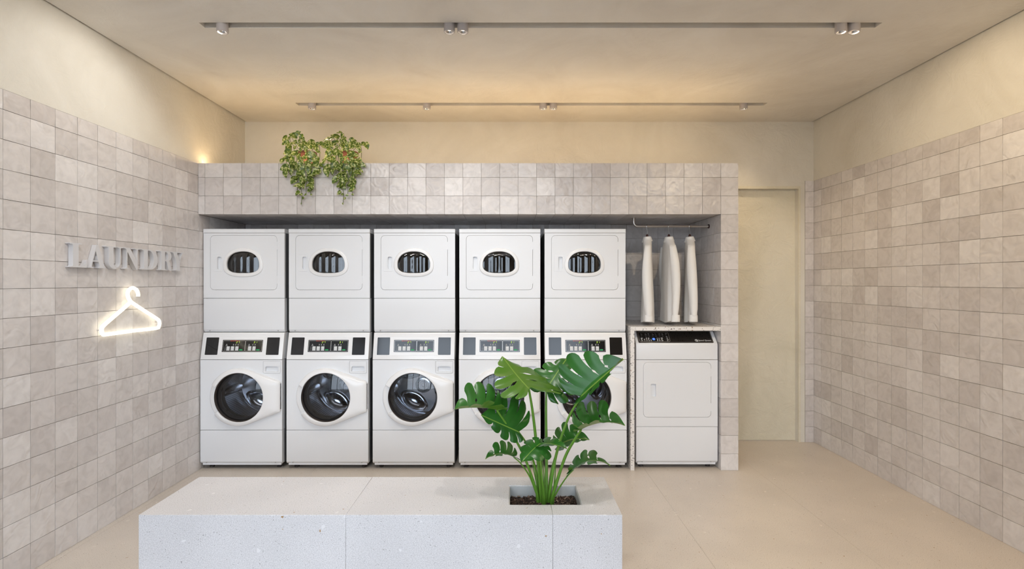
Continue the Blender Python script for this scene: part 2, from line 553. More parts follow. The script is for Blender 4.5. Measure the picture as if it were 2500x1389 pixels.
def lay(parent, origin, ux, uy, us, vs, keep=None):
    """tiles on the plane through origin spanned by ux, uy (normal ux x uy); us, vs are the joints"""
    ux, uy = Vector(ux), Vector(uy); nz = ux.cross(uy)
    n = 0
    for u0, u1 in cells(us):
        for v0, v1 in cells(vs):
            if keep and not keep((u0 + u1) / 2, (v0 + v1) / 2): continue
            o = bpy.data.objects.new('tile', tile_mesh(u1 - u0, v1 - v0))
            link(o, parent)
            p = Vector(origin) + ux * (u0 + u1) / 2 + uy * (v0 + v1) / 2
            R = Matrix((ux, uy, nz)).transposed()
            tilt = Euler((rng.gauss(0, 0.0035), rng.gauss(0, 0.0035), 0)).to_matrix()
            o.matrix_local = Matrix.Translation(p) @ (R @ tilt).to_4x4()
            n += 1
    return n

def lay_far(parent, origin, ux, uy, us, vs):
    """tiles beyond the frame, joined into one part"""
    ux, uy = Vector(ux), Vector(uy); nz = ux.cross(uy)
    bm = bmesh.new(); g = 0.0012
    for u0, u1 in cells(us):
        for v0, v1 in cells(vs):
            q = [Vector(origin) + ux * a + uy * b for a, b in ((u0 + g, v0 + g), (u1 - g, v0 + g), (u1 - g, v1 - g), (u0 + g, v1 - g))]
            t = [bm.verts.new(p + nz * TH) for p in q]; b = [bm.verts.new(p) for p in q]
            bm.faces.new(t)
            for i in range(4):
                j = (i + 1) % 4
                bm.faces.new([t[j], t[i], b[i], b[j]])
    return obj('tile_field', finish(bm, 'tile_field', M['tile']), parent, 'stuff')

def struct(name, me, label=None, cat=None):
    o = obj(name, me, None, 'structure')
    if label: o['label'] = label
    if cat: o['category'] = cat
    return o

# floor: long strips of stone with hairline joints
floor = struct('floor', box_mesh('floor', M['liner'], XL - 0.1, XR + 0.1, YF - 0.3, YB + 0.4, -0.12, -0.003), 'beige fine-grained stone floor laid in long strips', 'floor')
fx = [XL - 0.05, -2.504, -1.604, -0.704, 0.196, 1.096, 1.996, XR + 0.02]
for a, b in zip(fx, fx[1:]):
    obj('floor_slab', box_mesh('floor_slab', M['floor'], a + 0.0005, b - 0.0005, YF - 0.2, YB + 0.3, -0.003, 0.0), floor)

# left wall
wl = struct('wall_left', box_mesh('wall_left', M['grout'], XL - 0.2, XL - TH, YF, YB + 0.2, 0, ZC + 0.06), 'left wall of pale glazed square tiles under cream plaster', 'wall')
obj('plaster_band', box_mesh('plaster_band', M['plaster'], XL - TH - 0.002, XL - 0.0015, YF, YB, ZT, ZC + 0.06), wl)
rows = cuts(0.0, ZT, 0.0)
O = (XL - TH, 0, 0)
lay(wl, O, (0, 1, 0), (0, 0, 1), [4.266 - T * k for k in range(14, -1, -1)], rows)
lay(wl, O, (0, 1, 0), (0, 0, 1), [4.266, 4.416], cuts(0.0, ZN, 0.0))
lay(wl, O, (0, 1, 0), (0, 0, 1), cuts(4.416, YB, 4.416), [1.95, ZN])
lay_far(wl, O, (0, 1, 0), (0, 0, 1), cuts(YF, 2.166, 2.166), rows)

# right wall
wr = struct('wall_right', box_mesh('wall_right', M['grout'], XR + TH, XR + 0.2, YF, YB + 0.2, 0, ZC + 0.06), 'right wall of warm beige square tiles under cream plaster', 'wall')
obj('plaster_band', box_mesh('plaster_band', M['plaster'], XR + 0.0015, XR + TH + 0.002, YF, YB, ZT, ZC + 0.06), wr)
O = (XR + TH, 0, 0)
lay(wr, O, (0, -1, 0), (0, 0, 1), [-YB] + [-(4.877 - T * k) for k in range(0, 17)], rows)
lay_far(wr, O, (0, -1, 0), (0, 0, 1), cuts(-(4.877 - T * 16), -YF, -(4.877 - T * 16)), rows)

# back wall with the door opening
DX0, DX1, DZ = 1.895, 2.752, 2.426
bm = bmesh.new()
add_box(bm, XL, XN + 0.06, YB + TH, YB + 0.2, 0, ZN + 0.05)              # behind the niche
wb = struct('wall_back', finish(bm, 'wall_back', M['grout']), 'back wall with a plastered upper part and tiled niche', 'wall')
bm = bmesh.new()
add_box(bm, XL - 0.02, XN + 0.03, YB, YB + 0.2, ZN + 0.05, ZC + 0.06)
add_box(bm, XN + 0.03, XR + 0.02, YB, YB + 0.2, DZ, ZC + 0.06)
obj('plaster_upper', finish(bm, 'plaster_upper', M['plaster']), wb)
obj('plaster_jamb', box_mesh('plaster_jamb', M['plaster'], XN + 0.06, DX0, YB, YB + 0.2, 0, DZ), wb)
obj('plaster_jamb', box_mesh('plaster_jamb', M['plaster'], DX1, 2.818, YB, YB + 0.2, 0, DZ), wb)
obj('grout_bed', box_mesh('grout_bed', M['grout'], 2.818, XR + 0.02, YB - TH * 0.3, YB + 0.2, 0, ZT), wb)
lay(wb, (0, YB - TH * 0.3, 0), (1, 0, 0), (0, 0, 1), [2.818, XR], rows)
nx = cuts(XL, XN, -2.49)
lay(wb, (0, YB + TH, 0), (1, 0, 0), (0, 0, 1), nx, cuts(0.0, ZN, 0.0), keep=lambda x, z: z > 1.80 or (x > 0.85 and z > 1.05))

# tiled bulkhead over the machines and the pier at its end
bh = struct('wall_bulkhead', box_mesh('wall_bulkhead', M['grout'], XL, XN + TH, YN + TH, YB, ZN + TH, ZT - 0.001), 'pale tiled bulkhead spanning above the row of machines', 'wall')
fz = cuts(0.0, ZT, 0.135)
lay(bh, (0, YN + TH, 0), (1, 0, 0), (0, 0, 1), cuts(XL, XN, -2.49), [z for z in fz if z > ZN - 0.01])
lay(bh, (0, 0, ZN + TH), (1, 0, 0), (0, -1, 0), cuts(XL, XN, -2.49), cuts(-YB, -YN, -YN))
pier = struct('wall_pier', box_mesh('wall_pier', M['grout'], XN + TH, XP - TH, YN + TH, YB, 0, ZT - 0.001), 'narrow tiled pier closing the niche beside the door', 'wall')
lay(pier, (0, YN + TH, 0), (1, 0, 0), (0, 0, 1), [XN, XP], fz)
lay(pier, (XN + TH, 0, 0), (0, -1, 0), (0, 0, 1), cuts(-YB, -YN, -YN), [z for z in fz if z < ZN + 0.01])
lay(pier, (XP - TH, 0, 0), (0, 1, 0), (0, 0, 1), cuts(YN, YB, YN), fz)

# ceiling with two slots for the spots and a shadow gap along the side walls
S1, S2 = (3.085, 3.150), (4.468, 4.538)
S0 = (1.700, 1.765)            # unseen slot added above the viewer, its spots light the room from above
SX = (-1.845, 2.197)
gap = 0.013
cx = [XL + gap, SX[0], SX[1], XR - gap]
cy = [YF, S0[0], S0[1], S1[0], S1[1], S2[0], S2[1], YB]
bm = bmesh.new()
def quad(*p):
    bm.faces.new([bm.verts.new(q) for q in p])
for i in range(3):
    for j in range(7):
        if i == 1 and j in (1, 3, 5): continue
        quad((cx[i], cy[j], ZC), (cx[i], cy[j + 1], ZC), (cx[i + 1], cy[j + 1], ZC), (cx[i + 1], cy[j], ZC))
for (a, b) in (S0, S1, S2):
    x0, x1 = SX; h = ZC + 0.09
    quad((x0, a, h), (x0, b, h), (x1, b, h), (x1, a, h))
    quad((x0, b, ZC), (x1, b, ZC), (x1, b, h), (x0, b, h))
    quad((x0, a, ZC), (x0, a, h), (x1, a, h), (x1, a, ZC))
    quad((x0, a, ZC), (x0, b, ZC), (x0, b, h), (x0, a, h))
    quad((x1, a, ZC), (x1, a, h), (x1, b, h), (x1, b, ZC))
for x, w in ((cx[0], XL - 0.05), (cx[3], XR + 0.05)):
    quad((x, YF, ZC), (x, YB, ZC), (x, YB, ZC + 0.05), (x, YF, ZC + 0.05))
    quad((x, YF, ZC + 0.05), (x, YB, ZC + 0.05), (w, YB, ZC + 0.05), (w, YF, ZC + 0.05))
bmesh.ops.remove_doubles(bm, verts=bm.verts, dist=1e-5)
struct('ceiling', finish(bm, 'ceiling', M['ceiling']), 'beige plaster ceiling with two long slots for spots', 'ceiling')
obj('roof_slab', box_mesh('roof_slab', M['pavement'], XL - 0.2, XR + 0.2, YF - 0.2, YB + 0.3, ZC + 0.13, ZC + 0.3), None, 'structure')

# door in the back wall: plastered leaf set back in its reveal, thin casing
door = obj('door_1', box_mesh('door_leaf', M['doorplaster'], DX0, DX1, YB + 0.05, YB + 0.09, 0.003, DZ), None, 'structure', 'plastered flush door beside the tiled pier')
bm = bmesh.new()
add_prism(bm, [(DX1, 0), (DX1 + 0.02, 0), (DX1 + 0.02, DZ + 0.024), (DX0 - 0.02, DZ + 0.024), (DX0 - 0.02, DZ), (DX1, DZ)], lambda p, q, k: Vector((p, YB if k else YB - 0.010, q)))
bmesh.ops.recalc_face_normals(bm, faces=bm.faces)
obj('trim_1', finish(bm, 'door_casing', M['doorplaster']), None, 'structure', 'thin casing around the plastered door')

# glazed shop front behind the camera
WX0, WX1, WZ = -2.53, 1.40, 3.0
bm = bmesh.new()
add_prism(bm, [(XL - 0.1, 0), (WX0, 0), (WX0, WZ), (WX1, WZ), (WX1, 0), (XR + 0.1, 0), (XR + 0.1, ZC + 0.1), (XL - 0.1, ZC + 0.1)], lambda p, q, k: Vector((p, YF - 0.16 if k else YF, q)))
bmesh.ops.recalc_face_normals(bm, faces=bm.faces)
struct('wall_front', finish(bm, 'wall_front', M['plaster']), 'plastered wall around the shop window behind the viewer', 'wall')
win = obj('window_1', prism_xz(rrect(WX0, WX1, 0.0, 0.07, 0.001, 1), YF - 0.12, YF - 0.05, 'sill_rail', M['mullion']), None, 'structure', 'dark framed shop window behind the viewer')
nm = 5
for i in range(nm + 1):
    x = WX0 + (WX1 - WX0) * i / nm
    obj('mullion', box_mesh('mullion', M['mullion'], x - 0.03, x + 0.03, YF - 0.12, YF - 0.05, 0.07, WZ - 0.06), win)
obj('head_rail', box_mesh('head_rail', M['mullion'], WX0, WX1, YF - 0.12, YF - 0.05, WZ - 0.06, WZ), win)
for i in range(nm):
    x0 = WX0 + (WX1 - WX0) * i / nm + 0.03; x1 = WX0 + (WX1 - WX0) * (i + 1) / nm - 0.03
    bm = bmesh.new(); bm.faces.new([bm.verts.new(p) for p in ((x0, YF - 0.085, 0.07), (x1, YF - 0.085, 0.07), (x1, YF - 0.085, WZ - 0.06), (x0, YF - 0.085, WZ - 0.06))])
    obj('pane', finish(bm, 'pane', M['pane']), win)
obj('pavement', box_mesh('pavement', M['pavement'], -30, 30, -40, YF - 0.3, -0.3, -0.02), None, 'structure')

# ------------------------------------------------------------------ lamps
def spot(px, yd, aim, watts, size=110, blend=0.7, col=NEUTRAL, first=[None], label=None):
    x = (px - VX) * yd / F
    root = empty('ceiling_spot', (x, yd, ZC))
    tag(root, label, 'spotlight', 'spots in the ceiling slots')
    R = 0.033
    if first[0] is None:
        body = lathe_mesh('lamp_body', M['lamp'], [(0.0, 0.085), (R, 0.085), (R, -0.040), (R - 0.003, -0.043), (R - 0.007, -0.043), (R - 0.008, -0.038), (R - 0.012, -0.022)], 28)
        refl = lathe_mesh('lamp_ring', M['chrome'], [(R - 0.008, -0.037), (R - 0.013, -0.030), (R - 0.016, -0.024)], 28)
        lens = lathe_mesh('lamp_lens', M['lens'], [(R - 0.012, -0.024), (0.008, -0.028), (0.0, -0.0285)], 28)
        first[0] = (body, refl, lens)
    b, r, l = first[0]
    bo = obj('lamp_body', b, root); obj('lamp_ring', r, root); obj('lamp_lens', l, root)
    ld = bpy.data.lights.new('spot', 'SPOT'); ld.energy = watts * SPOT_W; ld.color = col
    ld.spot_size = math.radians(size); ld.spot_blend = blend; ld.shadow_soft_size = 0.04
    lo = bpy.data.objects.new('spot_light', ld); link(lo, root); lo.location = (0, 0, -0.052)
    d = Vector(aim) - Vector((x, yd, ZC - 0.05))
    lo.rotation_euler = d.to_track_quat('-Z', 'Y').to_euler()
    return root

D0, D1, D2 = 1.732, 3.117, 4.503  # spots at the first depth are unseen, added for light from above
def sx(X, d): return VX + X * F / d
spot(sx(-1.35, D0), D0, (-1.6, 3.9, 1.0), 54, 120, 0.8, WHITE, label='leftmost added spot in the unseen slot above the viewer')
spot(sx(-0.73, D0), D0, (-0.73, 3.3, 0.5), 48, 130, 0.8, WHITE, label='second added spot from the left in the unseen slot above the viewer')
spot(sx(0.28, D0), D0, (0.28, 3.3, 0.5), 48, 130, 0.8, WHITE, label='middle added spot in the unseen slot above the viewer')
spot(sx(1.97, D0), D0, (2.5, 3.3, 0.8), 105, 130, 0.8, WARM, label='single added spot at the right end of the unseen slot above the viewer')
spot(543, D1, (-2.6, 3.0, 1.9), 25, 125, 0.5, WHITE, label='single spot at the left end of the front ceiling slot')
spot(1097, D1, (-0.5, 3.9, 0.9), 21, 110, 0.9, WHITE, label='left spot of the pair in the middle of the front slot')
spot(1130, D1, (-0.1, 3.9, 0.9), 21, 110, 0.9, WHITE, label='right spot of the pair in the middle of the front slot')
spot(2053, D1, (2.9, 2.9, 1.9), 8.5, 125, 0.5, WARM, label='left spot of the bright pair at the right end of the front slot')
spot(2085, D1, (2.9, 3.3, 1.9), 8.5, 125, 0.5, WARM, label='right spot of the bright pair at the right end of the front slot')
spot(762, D2, (-1.8, 4.4, 0.0), 6, 120, 0.8, WARM, label='leftmost spot of the rear ceiling slot, above the trailing plants')
spot(1042, D2, (-0.7, 4.4, 0.0), 6, 120, 0.8, WARM, label='second spot from the left in the rear ceiling slot')
spot(1326, D2, (0.3, 4.4, 0.0), 6, 120, 0.8, WARM, label='left spot of the pair in the rear ceiling slot')
spot(1351, D2, (0.4, 4.4, 0.0), 6, 120, 0.8, WARM, label='right spot of the pair in the rear ceiling slot')
spot(1815, D2, (2.1, 4.4, 0.0), 24, 120, 0.8, WARM, label='rightmost spot of the rear ceiling slot, nearest the door')

tag(obj('led_strip', box_mesh('led_strip', M['strip'], XL + 0.02, XP - 0.04, 4.315, 4.327, ZT + 0.001, ZT + 0.008)), 'warm light strip lying along the top of the tiled bulkhead', 'light strip')

# ------------------------------------------------------------------ machines
HW = 0.334                     # half width of a machine

def shell_mesh(name, mat, x0, x1, y0, y1, z0, z1, t=0.012):
    """cabinet carcass open at the front (y0)"""
    bm = bmesh.new()
    o = [bm.verts.new((x, y, z)) for y in (y0, y1) for x, z in ((x0, z0), (x1, z0), (x1, z1), (x0, z1))]
    i = [bm.verts.new((x, y, z)) for y in (y0, y1 - t) for x, z in ((x0 + t, z0 + t), (x1 - t, z0 + t), (x1 - t, z1 - t), (x0 + t, z1 - t))]
    for k in range(4):
        j = (k + 1) % 4
        bm.faces.new([o[k], o[j], o[4 + j], o[4 + k]])
        bm.faces.new([i[j], i[k], i[4 + k], i[4 + j]])
        bm.faces.new([o[j], o[k], i[k], i[j]])
    bm.faces.new(o[4:]); bm.faces.new(i[4:][::-1])
    bmesh.ops.recalc_face_normals(bm, faces=bm.faces)
    return finish(bm, name, mat)

def kick(z0, z1, zt, y=0.0):
    """sheet panel whose lower edge bends back: profile in y, z"""
    return prism_yz([(y, zt), (y, z1), (y + 0.013, z0), (y + 0.05, z0), (y + 0.05, zt)], -HW, HW, 'panel', M['enamel'], 0.0022)

def cap_mesh(name, mat, out, cx, cz, y_edge, y_mid, rings=8, p=2.0):
    """domed glass over the closed outline out (star-shaped about cx, cz)"""
    bm = bmesh.new(); rs = []
    for r in range(rings):
        s = 1 - r / rings
        y = y_mid + (y_edge - y_mid) * s ** p
        rs.append([bm.verts.new((cx + (x - cx) * s, y, cz + (z - cz) * s)) for x, z in out])
    c = bm.verts.new((cx, y_mid, cz)); n = len(out)
    for a, b in zip(rs, rs[1:]):
        for k in range(n): bm.faces.new([a[k], a[(k + 1) % n], b[(k + 1) % n], b[k]])
    for k in range(n): bm.faces.new([rs[-1][k], rs[-1][(k + 1) % n], c])
    bmesh.ops.recalc_face_normals(bm, faces=bm.faces)
    if sum(f.normal.y for f in bm.faces) > 0: bmesh.ops.reverse_faces(bm, faces=bm.faces)
    return finish(bm, name, mat, 80)

def ring_mesh(name, mat, outer, inner, prof, smooth=40):
    """ring between two outlines of equal count; prof: (s from outer 0 to inner 1, y)"""
    bm = bmesh.new(); rs = []
    for s, y in prof:
        rs.append([bm.verts.new((a[0] + (b[0] - a[0]) * s, y(k) if callable(y) else y, a[1] + (b[1] - a[1]) * s)) for k, (a, b) in enumerate(zip(outer, inner))])
    n = len(outer)
    for a, b in zip(rs, rs[1:]):
        for k in range(n): bm.faces.new([a[k], a[(k + 1) % n], b[(k + 1) % n], b[k]])
    bmesh.ops.recalc_face_normals(bm, faces=bm.faces)
    return finish(bm, name, mat, smooth)

def screw(parent, x, y, z, r=0.005):
    o = obj('screw', SCREW, parent); o.location = (x, y, z)
SCREW = lathe_mesh('screw', M['grey_print'], [(0.0, -0.003), (0.0035, -0.003), (0.0048, -0.001), (0.0048, 0.004)], 12, 'Y')

def hull_outline(pts, cx, cz, n):
    """radial sampling of the convex hull of pts about cx, cz, with the hull corners kept"""
    ps = sorted(set((round(a, 5), round(b, 5)) for a, b in pts))
    def half(seq):
        h = []
        for p in seq:
            while len(h) > 1 and (h[-1][0] - h[-2][0]) * (p[1] - h[-2][1]) - (h[-1][1] - h[-2][1]) * (p[0] - h[-2][0]) <= 0: h.pop()
            h.append(p)
        return h
    lo, up = half(ps), half(ps[::-1])
    H = lo[:-1] + up[:-1]
    angs = []
    for i in range(n): angs.append(2 * math.pi * i / n)
    out = []
    for a in angs:
        dx, dz = math.cos(a), math.sin(a); best = 0
        for i in range(len(H)):
            x1, z1 = H[i][0] - cx, H[i][1] - cz; x2, z2 = H[(i + 1) % len(H)][0] - cx, H[(i + 1) % len(H)][1] - cz
            den = dx * (z2 - z1) - dz * (x2 - x1)
            if abs(den) < 1e-12: continue
            t = (x1 * (z2 - z1) - z1 * (x2 - x1)) / den
            u = (x1 * dz - z1 * dx) / den
            if t > 0 and -1e-6 <= u <= 1 + 1e-6: best = max(best, t)
        out.append((cx + dx * best, cz + dz * best))
    return out

def dryer_front(root, y, z_top_door, z_bot_door, x0, x1, window, front_z, r=0.033, slot=None, plate=None):
    """front sheet with a flush rounded door in it; returns the door"""
    sheet = prism_xz([(-HW, front_z[0]), (HW, front_z[0]), (HW, front_z[1]), (-HW, front_z[1])], y, y + 0.022, 'm', None)
    g = 0.0016
    hole = prism_xz(rrect(x0, x1, z_bot_door, z_top_door, r), y - 0.02, y + 0.05)
    obj('front_sheet', cut(sheet, [hole], 'front_sheet', M['enamel']), root)
    bm_panel = prism_xz(rrect(x0 + g, x1 - g, z_bot_door + g, z_top_door - g, r - g), y - 0.0005, y + 0.024, bev=0.002)
    cutters = []
    sx0, sx1, sz0, sz1 = slot
    cutters.append(prism_xz(rrect(sx0, sx1, sz0, sz1, 0.010), y - 0.02, y + 0.016))
    if window:
        cutters.append(prism_xz(egg(*window['in']), y - 0.02, y + 0.06))
    d = obj('dryer_door', cut(bm_panel, cutters, 'dryer_door', M['enamel']), root)
    px0, px1, pz0, pz1 = plate
    pl = prism_xz(rrect(px0, px1, pz0, pz1, 0.007), y - 0.0022, y - 0.0004, bev=0.0009)
    obj('handle_plate', cut(pl, [prism_xz(rrect(sx0, sx1, sz0, sz1, 0.010), y - 0.02, y + 0.016)], 'handle_plate', M['enamel']), d)
    for zc in (z_top_door - 0.085, z_bot_door + 0.085):
        obj('hinge', box_mesh('hinge', M['enamel'], x1 - 0.004, x1 + 0.003, y - 0.0008, y + 0.01, zc - 0.032, zc + 0.032), d)
    if window:
        a, b = egg(*window['out']), egg(*window['in'])
        obj('window_frame', ring_mesh('window_frame', M['doorwhite'], a, b, [(0.0, y), (0.02, y - 0.006), (0.10, y - 0.010), (0.45, y - 0.013), (0.86, y - 0.013), (0.97, y - 0.010), (1.0, y - 0.004), (1.0, y + 0.03)]), d)
        cxw, czw = window['in'][0], window['in'][1]
        gl = egg(cxw, czw, window['in'][2] + 0.003, window['in'][3] + 0.003, window['in'][4] + 0.003, window['in'][5], window['in'][6], 128)
        # pane bulging a little, with shallow upright ripples
        A_, KX = 0.0030, 2 * math.pi / 0.066
        def sag(x, z):
            fx_, fz = min(1, abs(x - cxw) / window['in'][2]), min(1, abs(z - czw) / (window['in'][3] if z > czw else window['in'][4] * 2))
            top = 1.0 if z < czw else max(0.0, 1 - fz ** 3)
            return y + 0.020 - 0.014 * (1 - fx_ ** 2) - 0.012 * (1 - fz ** 4) + A_ * top * math.cos(KX * (x - cxw) + 1.3 * math.sin(19 * (x - cxw)))
        bm = bmesh.new(); rings = []
        n = len(gl); K = 22
        for k in range(K):
            s = 1 - k / K
            rings.append([bm.verts.new((cxw + (x - cxw) * s, sag(cxw + (x - cxw) * s, czw + (z - czw) * s), czw + (z - czw) * s)) for x, z in gl])
        c = bm.verts.new((cxw, sag(cxw, czw), czw))
        for a_, b_ in zip(rings, rings[1:]):
            for k in range(n): bm.faces.new([a_[k], a_[(k + 1) % n], b_[(k + 1) % n], b_[k]])
        for k in range(n): bm.faces.new([rings[-1][k], rings[-1][(k + 1) % n], c])
        bmesh.ops.recalc_face_normals(bm, faces=bm.faces)
        if sum(f.normal.y for f in bm.faces) > 0: bmesh.ops.reverse_faces(bm, faces=bm.faces)
        obj('window_glass', finish(bm, 'window_glass', M['winglass'], 80), d)
    return d

def slant_frame(y0, z0, y1, z1):
    v = Vector((0, y1 - y0, z1 - z0)); ln = v.length; v.normalize()
    u = Vector((1, 0, 0)); n = u.cross(v)
    return Matrix((u, v, n)).transposed().to_4x4(), Vector((0, y0, z0)), ln

def plane_piece(parent, name, me, frame, org, u=0.0, v=0.0, lift=0.0, kind=None, label=None):
    o = obj(name, me, parent, kind, label)
    R = frame.to_3x3()
    o.matrix_local = Matrix.Translation(org + R @ Vector((u, v, lift))) @ frame
    return o

def flat(pts, t, name, mat, bev=0.0):
    return prism_xy(pts, 0.0, t, name, mat, bev)

def outline_mesh(name, mat, x0, x1, y0, y1, r, w, t):
    bm = bmesh.new()
    a, b = rrect(x0, x1, y0, y1, r, 4), rrect(x0 + w, x1 - w, y0 + w, y1 - w, max(r - w, 0.0005), 4)
    A = [bm.verts.new((p, q, t)) for p, q in a]; B = [bm.verts.new((p, q, t)) for p, q in b]
    n = len(A)
    for k in range(n): bm.faces.new([A[k], A[(k + 1) % n], B[(k + 1) % n], B[k]])
    return finish(bm, name, mat)

def patches(name, mat, rects, t=0.0002, skew=0.0):
    """small printed rectangles on a panel"""
    bm = bmesh.new()
    for x0, x1, y0, y1 in rects:
        bm.faces.new([bm.verts.new(p) for p in ((x0 + skew * y0, y0, t), (x1 + skew * y0, y0, t), (x1 + skew * y1, y1, t), (x0 + skew * y1, y1, t))])
    return finish(bm, name, mat)

def seg7(ch, w, h, t):
    S = {'a': (t, w - t, h - t, h), 'g': (t, w - t, h / 2 - t / 2, h / 2 + t / 2), 'd': (t, w - t, 0, t), 'b': (w - t, w, h / 2, h - t * 0.6), 'c': (w - t, w, t * 0.6, h / 2), 'f': (0, t, h / 2, h - t * 0.6), 'e': (0, t, t * 0.6, h / 2)}
    return [S[k] for k in {'2': 'abged', '7': 'abc', '3': 'abgcd', '1': 'bc'}[ch]]

def digits(s, w, h, t, gap):
    out = []
    for i, ch in enumerate(s):
        out += [(a + i * (w + gap), b + i * (w + gap), c, d) for a, b, c, d in seg7(ch, w, h, t)]
    return out

def make_stack():
    root = empty('stacked_washer_dryer', (0, 0, 0))
    yd = 0.047                                        # the dryer stands back by this much
    obj('cabinet', shell_mesh('cabinet', M['side'], -HW + 0.002, HW - 0.002, 0.052, 0.70, 0.045, 1.114), root)
    obj('cabinet', shell_mesh('cabinet', M['side'], -HW + 0.002, HW - 0.002, yd + 0.024, 0.70, 1.119, 1.962), root)
    # washer base
    lp = obj('lower_panel', kick(0.051, 0.0666, 0.3225), root)
    obj('kick_plate', box_mesh('kick_plate', M['enamel'], -HW + 0.013, HW - 0.013, 0.014, 0.04, 0.036, 0.052), root)
    for sx in (-0.284, 0.280): screw(lp, sx, 0.004, 0.0595)
    for fx_ in (-0.28, 0.28):
        for fy in (0.08, 0.6):
            o = obj('foot', FOOT, root); o.location = (fx_, fy, 0)
    # washer front with porthole and drawer
    cx, cz = 0.0, 0.599
    sheet = prism_xz([(-HW, 0.3255), (HW, 0.3255), (HW, 0.897), (-HW, 0.897)], 0.0, 0.054, bev=0.002)
    obj('washer_front', cut(sheet, [prism_xz(circle(cx, cz, 0.205, 72), -0.02, 0.08), prism_xz(rrect(0.180, 0.322, 0.788, 0.888, 0.010), -0.02, 0.02)], 'washer_front', M['enamel']), root)
    dr = prism_xz(rrect(0.1812, 0.3208, 0.7892, 0.8868, 0.009), -0.0008, 0.03, bev=0.0015)
    obj('soap_drawer', cut(dr, [prism_xz([(0.197, 0.803), (0.304, 0.803), (0.3035, 0.822)] + [(0.3035 - 0.016 + 0.016 * math.cos(a * math.pi / 12), 0.830 + 0.016 * math.sin(a * math.pi / 12)) for a in range(0, 7)] + [(0.1975 + 0.016 + 0.016 * math.cos(a * math.pi / 12), 0.830 + 0.016 * math.sin(a * math.pi / 12)) for a in range(6, 13)] + [(0.1975, 0.822)], -0.02, 0.018)], 'soap_drawer', M['enamel']), root)
    # porthole door: ring with a wing to the hinge side and a grip scooped out on the left
    n = 144
    outer = hull_outline(circle(-0.014, 0.597, 0.2345, 96) + [(0.3265, 0.724), (0.3265, 0.478)], cx, cz, n)
    inner = [(cx + 0.1985 * math.cos(2 * math.pi * i / n), cz + 0.1985 * math.sin(2 * math.pi * i / n)) for i in range(n)]
    def lift(base, grip):
        def f(k):
            a = math.degrees(2 * math.pi * k / n)
            return grip if 157 <= a <= 214 else base
        return f
    door_me = ring_mesh('washer_door', M['doorwhite'], outer, inner, [(0.0, 0.0), (0.0, lift(-0.022, -0.012)), (0.06, lift(-0.033, -0.016)), (0.22, lift(-0.042, -0.019)), (0.62, lift(-0.050, -0.022)), (0.90, lift(-0.052, -0.024)), (0.97, lift(-0.050, -0.022)), (1.0, lift(-0.044, -0.018)), (1.0, 0.01)], 42)
    wd = obj('washer_door', door_me, root)
    obj('gasket', lathe_mesh('gasket', M['rubber'], [(0.199, -0.040), (0.1945, -0.032), (0.188, 0.005), (0.180, 0.05), (0.180, 0.085), (0.21, 0.09)], 72, 'Y', centre=(cx, 0, cz)), wd)
    obj('glass_rim', lathe_mesh('glass_rim', M['chrome'], [(0.1815, 0.028), (0.1785, 0.026), (0.1775, 0.031)], 72, 'Y', centre=(cx, 0, cz)), wd)
    obj('door_glass', cap_mesh('door_glass', M['doorglass'], circle(cx, cz, 0.1935, 72), cx, cz, -0.020, -0.046), wd)
    hs = [(0.3265, 0.3285, 0.50 + i * 0.0105, 0.5055 + i * 0.0105) for i in range(20)]
    bm = bmesh.new()
    for a, b, c, d in hs: add_box(bm, 0.3266, 0.3295, -0.018, -0.004, c, d)
    obj('hinge_louvre', finish(bm, 'hinge_louvre', M['seam']), wd, 'stuff')
    # drum
    bm = bmesh.new(); uvl = bm.loops.layers.uv.new('UVMap'); nn, R = 60, 0.262
    ys = [0.095, 0.2, 0.3, 0.4, 0.485]
    V = [[bm.verts.new((cx + R * math.cos(2 * math.pi * k / nn), y, cz + R * math.sin(2 * math.pi * k / nn))) for k in range(nn)] for y in ys]
    for j in range(len(ys) - 1):
        for k in range(nn):
            f = bm.faces.new([V[j][k], V[j][(k + 1) % nn], V[j + 1][(k + 1) % nn], V[j + 1][k]])
            for lp_, (kk, jj) in zip(f.loops, ((k, j), (k + 1, j), (k + 1, j + 1), (k, j + 1))):
                lp_[uvl].uv = (kk * 110 / nn, ys[jj] / 0.0145)
    drum = obj('drum', finish(bm, 'drum', M['drum'], 60), root)
    obj('drum_lip', lathe_mesh('drum_lip', M['dark'], [(0.205, 0.088), (0.262, 0.092), (0.262, 0.10)], 60, 'Y', centre=(cx, 0, cz)), drum)
    obj('drum_back', lathe_mesh('drum_back', M['steel'], [(0.262, 0.455), (0.245, 0.485), (0.20, 0.492), (0.075, 0.496), (0.062, 0.480), (0.050, 0.478), (0.046, 0.484), (0.034, 0.484), (0.030, 0.474), (0.018, 0.474), (0.014, 0.480), (0.0, 0.480)], 60, 'Y', smooth=25, centre=(cx, 0, cz)), drum)
    for ang in (240, 0, 120):
        a = math.radians(ang); pc = Vector((cx + 0.168 * math.cos(a), 0.49, cz + 0.168 * math.sin(a)))
        rad = Vector((math.cos(a), 0, math.sin(a))); tan = Vector((-math.sin(a), 0, math.cos(a)))
        bm = bmesh.new(); rs = []
        for s, h in ((1.0, 0.004), (0.97, -0.012), (0.90, -0.016), (0.84, -0.010), (0.76, -0.012), (0.6, -0.034), (0.4, -0.048), (0.2, -0.054), (0.06, -0.056)):
            rs.append([bm.verts.new(pc + tan * (0.140 * s * math.cos(2 * math.pi * k / 36)) + rad * (0.073 * s * math.sin(2 * math.pi * k / 36) * (1 - 0.12 * math.cos(4 * math.pi * k / 36))) + Vector((0, h, 0))) for k in range(36)])
        for p_, q_ in zip(rs, rs[1:]):
            for k in range(36): bm.faces.new([p_[k], p_[(k + 1) % 36], q_[(k + 1) % 36], q_[k]])
        bm.faces.new(rs[-1])
